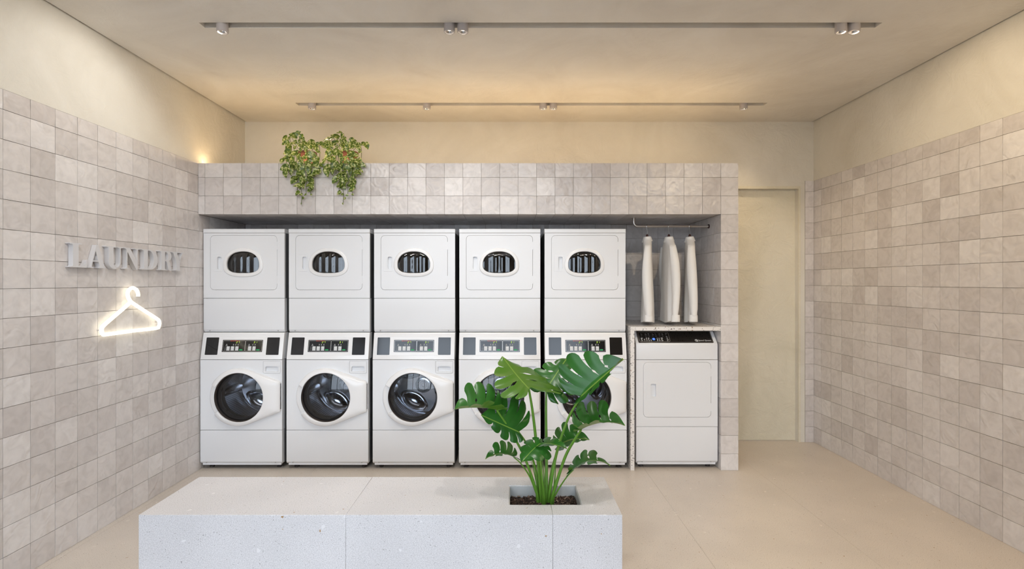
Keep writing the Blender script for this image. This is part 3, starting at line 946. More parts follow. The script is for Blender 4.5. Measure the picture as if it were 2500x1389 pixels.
        bmesh.ops.recalc_face_normals(bm, faces=bm.faces)
        obj('drum_pad', finish(bm, 'drum_pad', M['steel'], 35), drum)
        b2 = math.radians(ang - 58)
        e = Vector((cx + 0.25 * math.cos(b2), 0, cz + 0.25 * math.sin(b2)))
        obj('baffle', tube_mesh('baffle', M['steel'], [e + Vector((0, 0.11, 0)), e + Vector((0, 0.16, 0)), e + Vector((0, 0.40, 0)), e + Vector((0, 0.47, 0))], [0.012, 0.034, 0.040, 0.022], 14), drum)
    # sloping control panel
    prof = [(0.0, 0.9005), (0.0, 0.904), (0.0455, 1.110), (0.050, 1.1165), (0.12, 1.1165), (0.12, 0.9005)]
    cp = obj('control_panel', prism_yz(prof, -HW, HW, 'control_panel', M['doorwhite'], 0.0018), root)
    fr, org, ln = slant_frame(0.0, 0.904, 0.0455, 1.110)
    plane_piece(cp, 'panel_insert', flat(rrect(-0.308, 0.308, 0.030, 0.180, 0.006), 0.0012, 'panel_insert', M['doorwhite'], 0.0005), fr, org)
    for s in (-1, 1):
        plane_piece(cp, 'dark_window', flat(rrect(s * 0.25 - 0.0515, s * 0.25 + 0.0515, 0.034, 0.177, 0.005), 0.0016, 'dark_window', M['black'], 0.0003), fr, org, 0, 0, 0.0008)
    dp = plane_piece(cp, 'display', flat(rrect(-0.165, 0.165, 0.058, 0.156, 0.002), 0.0016, 'display', M['inkblack'], 0.0003), fr, org, 0, 0, 0.0008)
    def dpx(x): return (x - 1195) / 3539.0
    def dpy(y): return 0.058 + (668 - y) / 3571.0
    t = 0.0019
    SCREEN = []
    SCREEN.append(('display_outline', outline_mesh('display_outline', M['silver'], dpx(630), dpx(1270), dpy(648), dpy(340), 0.003, 0.0014, t), None))
    SCREEN.append(('display_outline', outline_mesh('display_outline', M['silver'], dpx(1280), dpx(1764), dpy(648), dpy(340), 0.003, 0.0014, t), None))
    keys = []
    for x0 in (742, 868, 996, 1368, 1494):
        for y0 in (508, 548, 590):
            keys.append((dpx(x0), dpx(x0 + 90), dpy(y0 + 34), dpy(y0)))
    SCREEN.append(('white_keys', patches('white_keys', M['white_print'], keys, t), 'stuff'))
    marks = []
    for x0 in (845, 975, 1345, 1472):
        for y0 in (520, 562, 604): marks.append((dpx(x0), dpx(x0 + 14), dpy(y0 + 12), dpy(y0)))
    for y0 in (522, 562, 602):
        for x0 in (680, 700, 722): marks.append((dpx(x0), dpx(x0 + 14), dpy(y0 + 9), dpy(y0)))
    for x0 in (735, 1385):
        marks += [(dpx(x0 - 30), dpx(x0 + 36), dpy(488), dpy(478)), (dpx(x0 - 16), dpx(x0 + 18), dpy(474), dpy(452)), (dpx(x0 - 4), dpx(x0 + 10), dpy(450), dpy(432))]
    for x0 in (935, 1000, 1068, 1495, 1562):
        marks += [(dpx(x0 - 16), dpx(x0 + 16), dpy(476), dpy(456)), (dpx(x0 - 8), dpx(x0 + 8), dpy(452), dpy(434))]
    SCREEN.append(('cycle_symbols', patches('cycle_symbols', M['grey_print'], marks, t), 'stuff'))
    for x0 in (1110, 1605):
        SCREEN.append(('start_key', flat([(p, q) for p, q in rrect(dpx(x0), dpx(x0 + 98), dpy(624), dpy(590), 0.004)], 0.0021, 'start_key', M['green_key']), None))
    sc = 1 / 3539.0
    for s_, x0 in (('27', 1000), ('31', 1505)):
        me = patches('time_digits', M['led'], [(a + dpx(x0), b + dpx(x0), c + dpy(412), d + dpy(412)) for a, b, c, d in digits(s_, 40 * sc, 52 * sc, 9 * sc, 20 * sc)], t, 0.0)
        for v in me.vertices: v.co.x += (v.co.y - dpy(412)) * 0.2
        SCREEN.append(('time_digits', me, 'stuff'))
    for nm_, me, kd in SCREEN:
        o = obj(nm_, me, dp, kd)
        o.matrix_local = Matrix.Identity(4)
    tm = text_mesh('Speed Queen', 0.0125, M['red_print'], 0.0002, 0.25, 'CENTER', 'maker_lettering')
    o = obj('maker_lettering', tm, dp, 'stuff'); o.location = (dpx(965), dpy(343), 0.0021); o.scale = (1.12, 1.0, 1.0)
    # dryer above
    dl = obj('dryer_lower_panel', kick(1.1215, 1.141, 1.3985, yd), root)
    for sx in (-0.284, 0.280): screw(dl, sx, yd + 0.003, 1.132)
    wz = 1.679
    dryer_front(root, yd, 1.919, 1.467, -0.279, 0.273, {'in': (-0.0055, 1.677, 0.1335, 0.107, 0.0695, 2.25, 2.9), 'out': (-0.0055, 1.672, 0.1637, 0.142, 0.0955, 2.2, 2.6)}, (1.4015, 1.9365), slot=(-0.221, -0.186, 1.639, 1.742), plate=(-0.2555, -0.1765, 1.621, 1.757))
    bm = bmesh.new(); add_box(bm, -HW - 0.0015, HW + 0.0015, yd - 0.003, 0.70, 1.9385, 1.972, 0.003)
    obj('top_lid', finish(bm, 'top_lid', M['enamel'], 20), root)
    obj('dryer_drum', lathe_mesh('dryer_drum', M['dark'], [(0.24, 0.10), (0.24, 0.5), (0.0, 0.52)], 40, 'Y', centre=(0, 0, 1.68)), root)
    return root

FOOT = lathe_mesh('foot', M['rubber'], [(0.0, 0.0), (0.02, 0.0), (0.02, 0.012), (0.008, 0.016), (0.008, 0.05)], 14)

stack = make_stack()
names = ['white stacked washer and dryer standing against the left tiled wall',
         'white stacked washer and dryer, second from the left wall',
         'white stacked washer and dryer in the middle of the row of five',
         'white stacked washer and dryer, fourth from the left, partly behind the big leaves',
         'white stacked washer and dryer right beside the hanging shirts']
for k in range(5):
    s = stack if k == 0 else copy_tree(stack)
    s.location = (-2.5365 + HW + 0.704 * k, 4.262, 0)
    tag(s, names[k], 'washer dryer', 'stacked machines in the tiled niche')

def make_dryer():
    root = empty('front_load_dryer', (1.029 + HW, 4.28, 0))
    tag(root, 'single white dryer with a black control panel under the speckled counter', 'dryer')
    obj('cabinet', shell_mesh('cabinet', M['enamel'], -HW + 0.002, HW - 0.002, 0.024, 0.66, 0.045, 1.020), root)
    lp = obj('lower_panel', kick(0.051, 0.0666, 0.3465), root)
    obj('kick_plate', box_mesh('kick_plate', M['enamel'], -HW + 0.013, HW - 0.013, 0.014, 0.04, 0.034, 0.052), root)
    for sx in (-0.284, 0.280): screw(lp, sx, 0.004, 0.0595)
    for fx_ in (-0.28, 0.28):
        for fy in (0.08, 0.55):
            o = obj('foot', FOOT, root); o.location = (fx_, fy, 0)
    c = 1 / (3.472 * 297.7)
    def zx(v): return -HW + (v - 185) * c
    def zz(v): return EYE - (780 + v / 3.472 - 688) / 297.7
    dryer_front(root, 0.0, zz(362), zz(830), zx(245), zx(820), None, (0.3495, 0.8945), r=0.035, slot=(zx(307), zx(352), zz(655), zz(545)), plate=(zx(272), zx(358), zz(668), zz(527)))
    ph = obj('control_housing', prism_yz([(0.0, 0.8975), (0.0, 1.018), (0.006, 1.030), (0.100, 1.121), (0.108, 1.124), (0.40, 1.124), (0.40, 0.8975)], -HW, HW, 'control_housing', M['enamel'], 0.0022), root)
    fr, org, ln = slant_frame(0.006, 1.030, 0.100, 1.121)
    pn = plane_piece(ph, 'control_glass', flat(rrect(-0.313, 0.306, 0.004, 0.131, 0.010), 0.002, 'control_glass', M['black'], 0.0004), fr, org)
    obj('panel_outline', outline_mesh('panel_outline', M['silver'], -0.309, 0.302, 0.008, 0.127, 0.009, 0.0016, 0.0023), pn)
    obj('key_outline', outline_mesh('key_outline', M['silver'], -0.300, -0.048, 0.015, 0.120, 0.013, 0.0018, 0.0023), pn)
    r = random.Random(3); ks = []
    for row, y in enumerate((0.024, 0.037, 0.050)):
        for x in (-0.286, -0.262, -0.244, -0.226, -0.208, -0.155, -0.138, -0.120):
            w = 0.010 if x not in (-0.286, -0.120) else 0.016
            if r.random() < 0.9: ks.append((x, x + w * r.uniform(0.6, 1), y, y + r.uniform(0.003, 0.007)))
    for y in (0.024, 0.036, 0.050, 0.064): ks.append((-0.073, -0.061 + r.uniform(-0.003, 0.003), y, y + 0.004))
    obj('key_symbols', patches('key_symbols', M['white_print'], ks, 0.0023), pn, 'stuff')
    dim = [(x, x + r.uniform(0.006, 0.014), y, y + 0.003) for y in (0.074, 0.088, 0.100) for x in (-0.28, -0.245, -0.22, -0.185, -0.16, -0.13, -0.105, -0.075)]
    obj('dim_symbols', patches('dim_symbols', M['grey_print'], dim, 0.0023), pn, 'stuff')
    obj('start_key', flat(circle(-0.181, 0.043, 0.0125, 24), 0.0025, 'start_key', M['blue_led']), pn)
    o = obj('time_digits', text_mesh('35', 0.016, M['white_print'], 0.0002, 0.0, 'CENTER', 'time_digits'), pn, 'stuff'); o.location = (-0.181, 0.043, 0.0028)
    o = obj('maker_lettering', text_mesh('Speed Queen', 0.0195, M['white_print'], 0.0002, 0.12, 'LEFT', 'maker_lettering'), pn, 'stuff'); o.location = (0.183, 0.029, 0.0023)
    a, b = circle(0.168, 0.030, 0.0115, 28), circle(0.168, 0.030, 0.0075, 28)
    bm = bmesh.new()
    A = [bm.verts.new((p, q, 0.0023)) for p, q in a]; B = [bm.verts.new((p, q, 0.0023)) for p, q in b]
    for k in range(28): bm.faces.new([A[k], A[(k + 1) % 28], B[(k + 1) % 28], B[k]])
    bm.faces.new([bm.verts.new(p) for p in ((0.166, 0.031, 0.0024), (0.176, 0.0165, 0.0024), (0.182, 0.0175, 0.0024), (0.171, 0.033, 0.0024))])
    obj('maker_emblem', finish(bm, 'maker_emblem', M['white_print']), pn)
    return root
make_dryer()

# speckled counter over the single dryer
ct = empty('terrazzo_counter', (0.975, YN, 0))
tag(ct, 'white terrazzo counter with black specks over the single dryer', 'counter')
o = obj('counter_top', box_mesh('counter_top', M['terrazzo'], 0.975, XN - 0.001, YN, 4.99, 1.137, 1.169, bev=0.0012), ct); o.location = (-0.975, -YN, 0)
o = obj('side_panel', box_mesh('side_panel', M['terrazzo'], 0.975, 1.007, YN, 4.99, 0.0, 1.1369, bev=0.0012), ct); o.location = (-0.975, -YN, 0)

# ------------------------------------------------------------------ stone bench with the planting pit
HB = 0.5
BF, BB = 2.317, 2.770
bx = [-1.653, -0.733, 0.187, 0.4955]
PX0, PX1, PY0, PY1 = -0.008, 0.330, 2.424, 2.653
bench = empty('stone_bench', ((bx[0] + bx[3]) / 2, (BF + BB) / 2, 0))
tag(bench, 'long pale grey stone bench with a square planting pit', 'bench')
off = -bench.location
g = 0.0003
blocks = [
    [(bx[0], BF), (bx[1] - g, BF), (bx[1] - g, BB), (bx[0], BB)],
    [(bx[1] + g, BF), (bx[2] - g, BF), (bx[2] - g, PY0), (PX0, PY0), (PX0, PY1), (bx[2] - g, PY1), (bx[2] - g, BB), (bx[1] + g, BB)],
    [(bx[2] + g, BF), (bx[3], BF), (bx[3], BB), (bx[2] + g, BB), (bx[2] + g, PY1), (PX1, PY1), (PX1, PY0), (bx[2] + g, PY0)],
]
for p in blocks:
    o = obj('bench_block', prism_xy(p, 0.0, HB, 'bench_block', M['bench'], 0.002), bench); o.location = off
# thin concrete lining of the pit
w = 0.004
bm = bmesh.new()
ou, inn = [(PX0, PY0), (PX1, PY0), (PX1, PY1), (PX0, PY1)], [(PX0 + w, PY0 + w), (PX1 - w, PY0 + w), (PX1 - w, PY1 - w), (PX0 + w, PY1 - w)]
zt, zb = HB - 0.004, 0.30
V = [[bm.verts.new((x, y, z)) for x, y in q] for q, z in ((ou, zb), (ou, zt), (inn, zt), (inn, zb))]
for a, b in zip(V, V[1:]):
    for k in range(4): bm.faces.new([a[k], a[(k + 1) % 4], b[(k + 1) % 4], b[k]])
bm.faces.new(V[3])
bmesh.ops.recalc_face_normals(bm, faces=bm.faces)
o = obj('pit_lining', finish(bm, 'pit_lining', M['liner']), bench); o.location = off

# bark mulch in the pit
r = random.Random(11)
bm = bmesh.new()
nxg, nyg = 22, 15
G = [[bm.verts.new((PX0 + w + (PX1 - PX0 - 2 * w) * i / nxg, PY0 + w + (PY1 - PY0 - 2 * w) * j / nyg, 0.440 + r.uniform(-0.004, 0.006))) for j in range(nyg + 1)] for i in range(nxg + 1)]
for i in range(nxg):
    for j in range(nyg): bm.faces.new([G[i][j], G[i + 1][j], G[i + 1][j + 1], G[i][j + 1]])
for k in range(1500):
    c = Vector((r.uniform(PX0 + 0.012, PX1 - 0.012), r.uniform(PY0 + 0.012, PY1 - 0.012), 0.446 + r.uniform(-0.004, 0.006)))
    lx, ly, lz = r.uniform(0.004, 0.013), r.uniform(0.0012, 0.003), r.uniform(0.0006, 0.0015)
    R = Euler((r.uniform(-0.5, 0.5), r.uniform(-0.5, 0.5), r.uniform(0, 6.3))).to_matrix()
    v = [bm.verts.new(c + R @ Vector((sx * lx, sy * ly, sz * lz))) for sx, sy, sz in ((-1, -1, -1), (1, -0.6, -1), (1, 0.7, -1), (-1, 1, -1), (-1, -1, 1), (1, -0.6, 1), (1, 0.7, 1), (-1, 1, 1))]
    for f in ((0, 3, 2, 1), (4, 5, 6, 7), (0, 1, 5, 4), (1, 2, 6, 5), (2, 3, 7, 6), (3, 0, 4, 7)): bm.faces.new([v[q] for q in f])
tag(obj('bark_mulch', finish(bm, 'bark_mulch', M['bark'])), 'dark bark mulch filling the pit in the stone bench', 'mulch', None, 'stuff')

# ------------------------------------------------------------------ monstera
HEART = [(-0.015, 0.0), (-0.12, 0.06), (-0.20, 0.19), (-0.17, 0.36), (-0.02, 0.49), (0.18, 0.535), (0.40, 0.49), (0.61, 0.37), (0.80, 0.215), (0.93, 0.085), (1.0, 0.0)]
HC = bezier([Vector((x, y, 0)) for x, y in HEART], 12)
def heart(t):
    f = max(0.0, min(1.0, t)) * (len(HC) - 1); i = min(int(f), len(HC) - 2)
    return HC[i].lerp(HC[i + 1], f - i)

def monstera_leaf(seed, base, tip, normal, width=1.0, bend=0.5, fold=0.25, cutin=0.42, lobes=6, arch=0.35, side=(1.0, 1.0)):
    """one split leaf: base and tip in metres, normal roughly the way its upper side faces"""
    r = random.Random(seed)
    bm = bmesh.new(); uvl = bm.loops.layers.uv.new('UVMap')
    d = (tip - base); ln = d.length; d.normalize()
    nrm = Vector(normal); nrm = (nrm - d * nrm.dot(d)).normalized()
    lat = nrm.cross(d).normalized()
    NA, NS = 6, 12
    faces = []
    for sgn in (1, -1):
        taus = [0.0] + [0.20 + 0.72 * (j / (lobes - 1)) ** 1.0 + r.uniform(-0.015, 0.015) for j in range(lobes)]
        taus[-1] = 1.0
        roots = [0.0] + [0.02 + 0.90 * (j / (lobes - 1)) ** 1.25 for j in range(lobes)]
        roots[-1] = 0.97
        cuts_ = [9] + [cutin + r.uniform(-0.10, 0.12) for _ in range(lobes - 1)] + [9]
        cuts_[1] += 0.12
        hole = [False] + [r.random() < 0.45 for _ in range(lobes - 1)] + [False]
        curl = [r.uniform(-0.05, 0.07) for _ in range(lobes)]
        reach = [1.0 + r.uniform(-0.06, 0.05) for _ in range(lobes)]
        def gap(j, s):
            c = cuts_[j]
            if c > 5: return 0.0
            if s > c: return 0.015 + 0.095 * ((s - c) / (1 - c)) ** 0.9 if s > c + 0.001 else 0.0
            if hole[j] and 0.16 < s < c - 0.10:
                m = (s - 0.16) / (c - 0.26); return 0.13 * math.sin(math.pi * m)
            return 0.0
        def bound(j, s):
            p = Vector((roots[j], 0, 0)); q = heart(taus[j])
            # side veins sweep forward towards the edge
            return p.lerp(q, s) + Vector((-0.06 * math.sin(math.pi * s) * (1 if 0 < j < lobes else 0), 0.02 * math.sin(math.pi * s) if 0 < j < lobes else 0, 0))
        for j in range(lobes):
            P = []
            for a in range(NA + 1):
                row = []
                for k in range(NS + 1):
                    s = k / NS
                    aa = a / NA
                    smax = reach[j] - (0.16 * abs(2 * aa - 1) ** 3 if lobes > 3 and (cuts_[j] < 5 or cuts_[j + 1] < 5) else 0.0)
                    s2 = s * smax if s > 0.5 else s * (1 + (smax - 1) * s * 2 * s)
                    g0, g1 = gap(j, s), gap(j + 1, s)
                    al = g0 + aa * (1 - g0 - g1)
                    pt = bound(j, s2).lerp(bound(j + 1, s2), al)
                    x, y = pt.x, pt.y * width * (side[0] if sgn > 0 else side[1])
                    row.append((x, y, curl[j] * s * s + 0.012 * math.cos(math.pi * 2 * (aa - 0.5)) * s))
                P.append(row)
            for a in range(NA):
                for k in range(NS):
                    faces.append((sgn, [P[a][k], P[a + 1][k], P[a + 1][k + 1], P[a][k + 1]]))
    for sgn, q in faces:
        vs = []
        for x, y, z in q:
            yy = y * sgn
            zz = z + fold * abs(y) - arch * y * y * 1.6
            # bend the midrib down along its length, keeping base and tip in place
            bx_ = bend * (x * (1 - x)) if x > 0 else bend * x * 0.8
            vs.append(bm.verts.new(base + d * (x * ln) + lat * (yy * ln) + nrm * ((zz + bx_) * ln)))
        if sgn < 0: vs = vs[::-1]; q = q[::-1]
        f = bm.faces.new(vs)
        for lp_, (x, y, z) in zip(f.loops, q): lp_[uvl].uv = (x, y)
    bmesh.ops.remove_doubles(bm, verts=bm.verts, dist=1e-5)
    # orient the upper side along the normal
    if sum(f.normal.dot(nrm) * f.calc_area() for f in bm.faces) < 0:
        bmesh.ops.reverse_faces(bm, faces=bm.faces)
    return finish(bm, 'leaf', M['leaf'], 80)

plant = empty('monstera_plant', (0.16, 2.56, 0.445))
tag(plant, 'green monstera with large split leaves growing from the bench pit', 'plant')
po = -plant.location
SPEC = [
    # base px, depth, tip px, depth, normal, kwargs, stem control points (px, depth), radius
    dict(b=(1291, 948, 2.46), t=(1226, 868, 2.66), n=(-0.62, 0.95, -0.10), k=dict(width=1.15, bend=0.10, fold=0.0, cutin=0.50, arch=-0.2, side=(1.6, 0.9)), s=[(1322, 1219, 2.57), (1311, 1100, 2.54), (1301, 1010, 2.50)], r=0.0075),
    dict(b=(1334, 950, 2.62), t=(1386, 872, 2.74), n=(-0.35, -1.0, 0.35), k=dict(width=1.1, bend=0.1, fold=0.05, cutin=0.45), s=[(1334, 1219, 2.58), (1334, 1100, 2.60), (1333, 1010, 2.61)], r=0.0070),
    dict(b=(1421, 966, 2.50), t=(1524, 877, 2.46), n=(-0.42, -0.55, 0.70), k=dict(width=1.05, bend=0.05, fold=0.72, cutin=0.36, arch=0.12, side=(1.15, 0.65)), s=[(1339, 1220, 2.57), (1358, 1110, 2.56), (1388, 1020, 2.53)], r=0.0065),
    dict(b=(1212, 1000, 2.46), t=(1107, 1000, 2.40), n=(0.0, -0.12, 1.0), k=dict(width=1.25, bend=0.18, fold=0.70, cutin=0.30, arch=0.08, side=(0.8, 1.15)), s=[(1315, 1214, 2.57), (1280, 1115, 2.54), (1240, 1042, 2.50)], r=0.0058),
    dict(b=(1266, 1054, 2.50), t=(1174, 1013, 2.46), n=(0.15, -1.0, 0.45), k=dict(width=1.2, bend=0.0, fold=0.08, cutin=0.33, arch=0.3, side=(0.5, 1.4)), s=[(1320, 1216, 2.60), (1306, 1140, 2.58), (1286, 1085, 2.54)], r=0.0055),
    dict(b=(1419, 1049, 2.44), t=(1527, 1040, 2.42), n=(0.0, -0.15, 1.0), k=dict(width=1.2, bend=0.50, fold=0.62, cutin=0.36, arch=0.12, side=(1.1, 0.8)), s=[(1345, 1222, 2.55), (1378, 1120, 2.51), (1402, 1075, 2.47)], r=0.0066),
    dict(b=(1254, 1116, 2.50), t=(1184, 1121, 2.47), n=(0.0, -0.10, 1.0), k=dict(width=1.2, bend=0.60, fold=0.50, cutin=0.33, arch=0.15), s=[(1312, 1212, 2.57), (1294, 1165, 2.55), (1272, 1132, 2.52)], r=0.0036),
    dict(b=(1318, 1083, 2.44), t=(1272, 1131, 2.36), n=(-0.50, -0.9, 0.55), k=dict(width=1.15, bend=0.25, fold=0.05, cutin=0.8, lobes=5, arch=0.5), s=[(1326, 1218, 2.54), (1322, 1150, 2.51), (1320, 1105, 2.47)], r=0.0045),
    dict(b=(1400, 1147, 2.46), t=(1491, 1138, 2.42), n=(0.0, -0.05, 1.0), k=dict(width=1.05, bend=0.80, fold=0.42, cutin=0.42, arch=0.25), s=[(1350, 1218, 2.55), (1366, 1190, 2.52), (1384, 1164, 2.49)], r=0.0034),
    dict(b=(1366, 1086, 2.66), t=(1440, 1074, 2.66), n=(-0.1, -0.35, 0.95), k=dict(width=1.25, bend=0.50, fold=0.50, cutin=0.42, arch=0.15), s=[(1336, 1219, 2.62), (1346, 1150, 2.64), (1357, 1110, 2.65)], r=0.0048),
    dict(b=(1318, 1084, 2.46), t=(1385, 1097, 2.38), n=(-0.05, -0.25, 0.95), k=dict(width=0.75, bend=0.35, fold=0.30, cutin=0.6, lobes=5, arch=0.4), s=[(1329, 1219, 2.53), (1323, 1160, 2.50), (1318, 1110, 2.48)], r=0.0042),
]
for i, q in enumerate(SPEC):
    b, t_ = at(*q['b']), at(*q['t'])
    o = obj('leaf', monstera_leaf(100 + i, b, t_, q['n'], **q['k']), plant); o.location = po
    pts = bezier([at(*p) for p in q['s']] + [b], 8)
    pts[0] = Vector((pts[0].x, pts[0].y, 0.44))
    n_ = len(pts)
    o = obj('stem', tube_mesh('stem', M['stem'], pts, [q['r'] * (1.25 - 0.55 * (j / (n_ - 1))) for j in range(n_)], 10), plant); o.location = po
for (x0, y0, x1, y1, dd) in ((1311, 1215, 1309, 1140, 2.58), (1350, 1215, 1357, 1125, 2.58), (1318, 1215, 1296, 1122, 2.60), (1331, 1218, 1324, 1118, 2.55)):
    pts = bezier([at(x0, y0, dd), at((x0 + x1) / 2 + 1, (y0 + y1) / 2, dd), at(x1, y1, dd)], 6)
    pts[0].z = 0.44
    o = obj('shoot', tube_mesh('shoot', M['stem'], pts, [0.006 * (1 - j / (len(pts) - 0.7)) + 0.0006 for j in range(len(pts))], 8), plant); o.location = po

# ------------------------------------------------------------------ two trailing plants on the bulkhead
def pothos_leaf_mesh(v):
    r = random.Random(40 + v)
    bm = bmesh.new(); uvl = bm.loops.layers.uv.new('UVMap')
    rows_ = [(-0.10, 0.0, 0.22), (0.0, 0.0, 0.36), (0.22, 0.0, 0.46), (0.48, 0.0, 0.40), (0.75, 0.0, 0.22), (1.0, 0.0, 0.0)]
    curl = r.uniform(0.3, 0.9); cup = r.uniform(-0.5, 0.5); tw = r.uniform(-0.5, 0.5)
    P = []
    for x, _, w_ in rows_:
        row = []
        for s in (-1, -0.5, 0, 0.5, 1):
            y = s * w_
            xx = x - (0.10 if (x < 0.05 and abs(s) > 0.4) else 0)
            z = -curl * 0.5 * max(0, xx) ** 2 + cup * y * y + 0.22 * abs(y) + tw * y * xx * 0.5
            row.append((bm.verts.new((xx, y, z)), (xx, y)))
        P.append(row)
    for a, b in zip(P, P[1:]):
        for k in range(4):
            q = [a[k], b[k], b[k + 1], a[k + 1]]
            f = bm.faces.new([v_[0] for v_ in q])
            for lp_, v_ in zip(f.loops, q): lp_[uvl].uv = v_[1]
    bmesh.ops.remove_doubles(bm, verts=bm.verts, dist=1e-6)
    return finish(bm, 'leaf', M['pothos'], 80)
PL = [pothos_leaf_mesh(v) for v in range(6)]
LEAVES = [(435,143,62,0),(385,155,28,160),(350,190,110,150),(215,255,115,200),(275,238,70,190),(480,220,85,-80),(505,250,60,-60),(215,315,85,210),(265,310,65,-90),(330,310,85,180),(390,290,60,-80),(450,285,60,-90),(520,310,85,-40),(605,285,100,200),(660,300,60,-70),(560,340,85,-60),(640,350,80,-20),(480,360,85,-100),(430,340,50,-120),(250,370,95,230),(310,365,60,-60),(600,375,85,-30),(685,345,75,-40),(720,320,55,150),(800,325,85,-30),(840,350,95,-45),(720,400,90,-70),(740,445,60,0),(250,450,105,215),(270,490,85,250),(350,460,110,195),(420,450,65,-90),(430,510,85,-80),(640,490,115,-30),(680,495,75,-40),(560,500,75,-110),(600,530,75,-60),(230,540,95,200),(270,570,85,-60),(180,590,75,240),(330,555,75,-120),(350,600,65,-90),(450,590,60,-90),(520,540,65,-60),(640,570,90,-20),(700,590,95,-30),(740,570,70,-60),(330,650,115,210),(390,640,95,-40),(400,690,95,-120),(360,700,75,180),(215,695,125,190),(230,780,105,-90),(270,715,60,-40),(450,650,65,-90),(490,690,95,-60),(560,700,85,-80),(600,660,85,-70),(650,650,85,-20),(620,720,65,-90),(720,660,85,-20),(790,655,80,-40),(720,725,85,-10),(755,735,75,-30),(320,760,75,-80),(440,770,95,200),(500,780,85,-60),(520,820,75,-80),(430,820,85,-120),(370,840,95,200),(650,790,95,-40),(710,780,95,-15),(620,830,70,-100),(350,890,105,-130),(470,880,95,-80),(600,880,95,-100),(650,900,85,-60),(510,930,85,-100),(410,960,115,180),(450,990,75,-70),(500,990,55,-80),(590,950,95,190),(640,985,65,-60),(600,1035,85,200),(415,1085,75,210),(465,1100,45,170),(540,1110,38,190),(625,1108,34,200),(503,1165,38,-120),(478,1250,28,-90),(470,420,60,-90),(540,420,70,-80),(300,430,60,-60),(380,380,60,-100),(500,610,70,-100),(560,620,75,-60),(690,640,60,-100),(430,720,70,-60),(580,760,75,-90),(540,870,70,-50),(470,560,55,-90),(610,590,70,-120)]
VINES = [[(400, 420), (370, 560), (365, 690), (368, 790)], [(430, 420), (405, 560), (402, 700), (400, 740)], [(470, 420), (450, 620), (455, 880), (478, 1040), (487, 1120), (478, 1262)], [(380, 430), (290, 470), (250, 560), (252, 690), (290, 770), (345, 835)], [(560, 420), (575, 640), (562, 860), (556, 1000), (552, 1105)], [(600, 420), (620, 640), (605, 860), (610, 1010), (625, 1105)], [(640, 420), (740, 340), (762, 420), (755, 570), (715, 645)], [(400, 400), (300, 300), (292, 420), (292, 640)], [(430, 400), (310, 200), (308, 300), (330, 420)], [(480, 400), (445, 210), (452, 165), (462, 240)], [(420, 780), (425, 930), (415, 1060)], [(640, 420), (690, 520), (715, 640), (740, 710)]]
def vine_depth(yc, j):
    # trails over the front edge of the bulkhead
    if yc > 585: return 4.222 - 0.05 * j
    if yc > 470: return 4.245 - 0.05 * j
    return 4.40 - 0.17 * (yc / 470.0) ** 3 - 0.06 * j
def make_trailing(dx, label, seed):
    r = random.Random(seed)
    pc = at(751 + dx, 398, 4.42); pc.z = ZT
    root = empty('trailing_plant', pc); tag(root, label, 'plant', 'trailing plants on the bulkhead')
    pot = obj('pot', lathe_mesh('pot', M['terracotta'], [(0.0, 0.0), (0.048, 0.0), (0.051, 0.004), (0.066, 0.098), (0.073, 0.100), (0.075, 0.104), (0.075, 0.126), (0.072, 0.130), (0.066, 0.130), (0.063, 0.112), (0.0, 0.110)], 32), root)
    obj('potting_soil', lathe_mesh('potting_soil', M['soil'], [(0.066, 0.113), (0.03, 0.118), (0.0, 0.119)], 24), pot)
    inv = -pc
    for v in VINES:
        pts = []
        for k, (x, y) in enumerate(v):
            dpt = vine_depth(y, 0.25)
            pts.append(at(660 + x / 6.315 + dx, 300 + y / 6.315, dpt))
        pts = bezier(pts, 6)
        o = obj('vine', tube_mesh('vine', M['vine'], pts, 0.0022, 6), root); o.location = inv
    for (x, y, s, a) in LEAVES:
        x += r.uniform(-7, 7); y += r.uniform(-6, 6)
        dpt = vine_depth(y, r.random())
        p = at(660 + x / 6.315 + dx, 300 + y / 6.315, dpt)
        size = s / 6.315 * dpt / F * 1.05
        ang = math.radians(a + r.uniform(-25, 25))
        d = Vector((math.cos(ang), r.uniform(-0.45, 0.15), math.sin(ang))).normalized()
        nr = Vector((r.uniform(-0.5, 0.4), -1.0, r.uniform(0.0, 0.9)))
        nr = (nr - d * nr.dot(d)).normalized(); la = nr.cross(d)
        o = obj('leaf', r.choice(PL), root)
        mtx = Matrix((d, la, nr)).transposed().to_4x4()
        o.matrix_local = Matrix.Translation(p - pc - d * size * 0.45) @ mtx @ Matrix.Diagonal((size, size * r.uniform(0.85, 1.15), size, 1))
    return root
make_trailing(0, 'left of two trailing variegated plants in terracotta pots on the bulkhead', 5)
make_trailing(101.7, 'right of two trailing variegated plants in terracotta pots on the bulkhead', 6)

# ------------------------------------------------------------------ rail, hangers and shirts
RY, RZ = 4.497, 2.0136
xv = 1.06
rail_pts = [Vector((xv, RY, ZN + 0.002)), Vector((xv, RY, RZ + 0.035))] + [Vector((xv + 0.035 - 0.035 * math.cos(a * math.pi / 16), RY, RZ + 0.035 - 0.035 * math.sin(a * math.pi / 16))) for a in range(1, 9)] + [Vector((XN - 0.004, RY, RZ))]
rl = empty('clothes_rail', (xv, RY, RZ)); tag(rl, 'bent metal clothes rail fixed under the tiled bulkhead', 'clothes rail')
ro = -rl.location
o = obj('tube', tube_mesh('tube', M['rail'], rail_pts, 0.0105, 16), rl); o.location = ro
o = obj('flange', lathe_mesh('flange', M['wood'], [(0.0, 0.0), (0.018, 0.0), (0.018, 0.008), (0.0, 0.008)], 20), rl); o.rotation_euler = (0, math.radians(90), 0); o.location = Vector((XN - 0.010, RY, RZ)) + ro
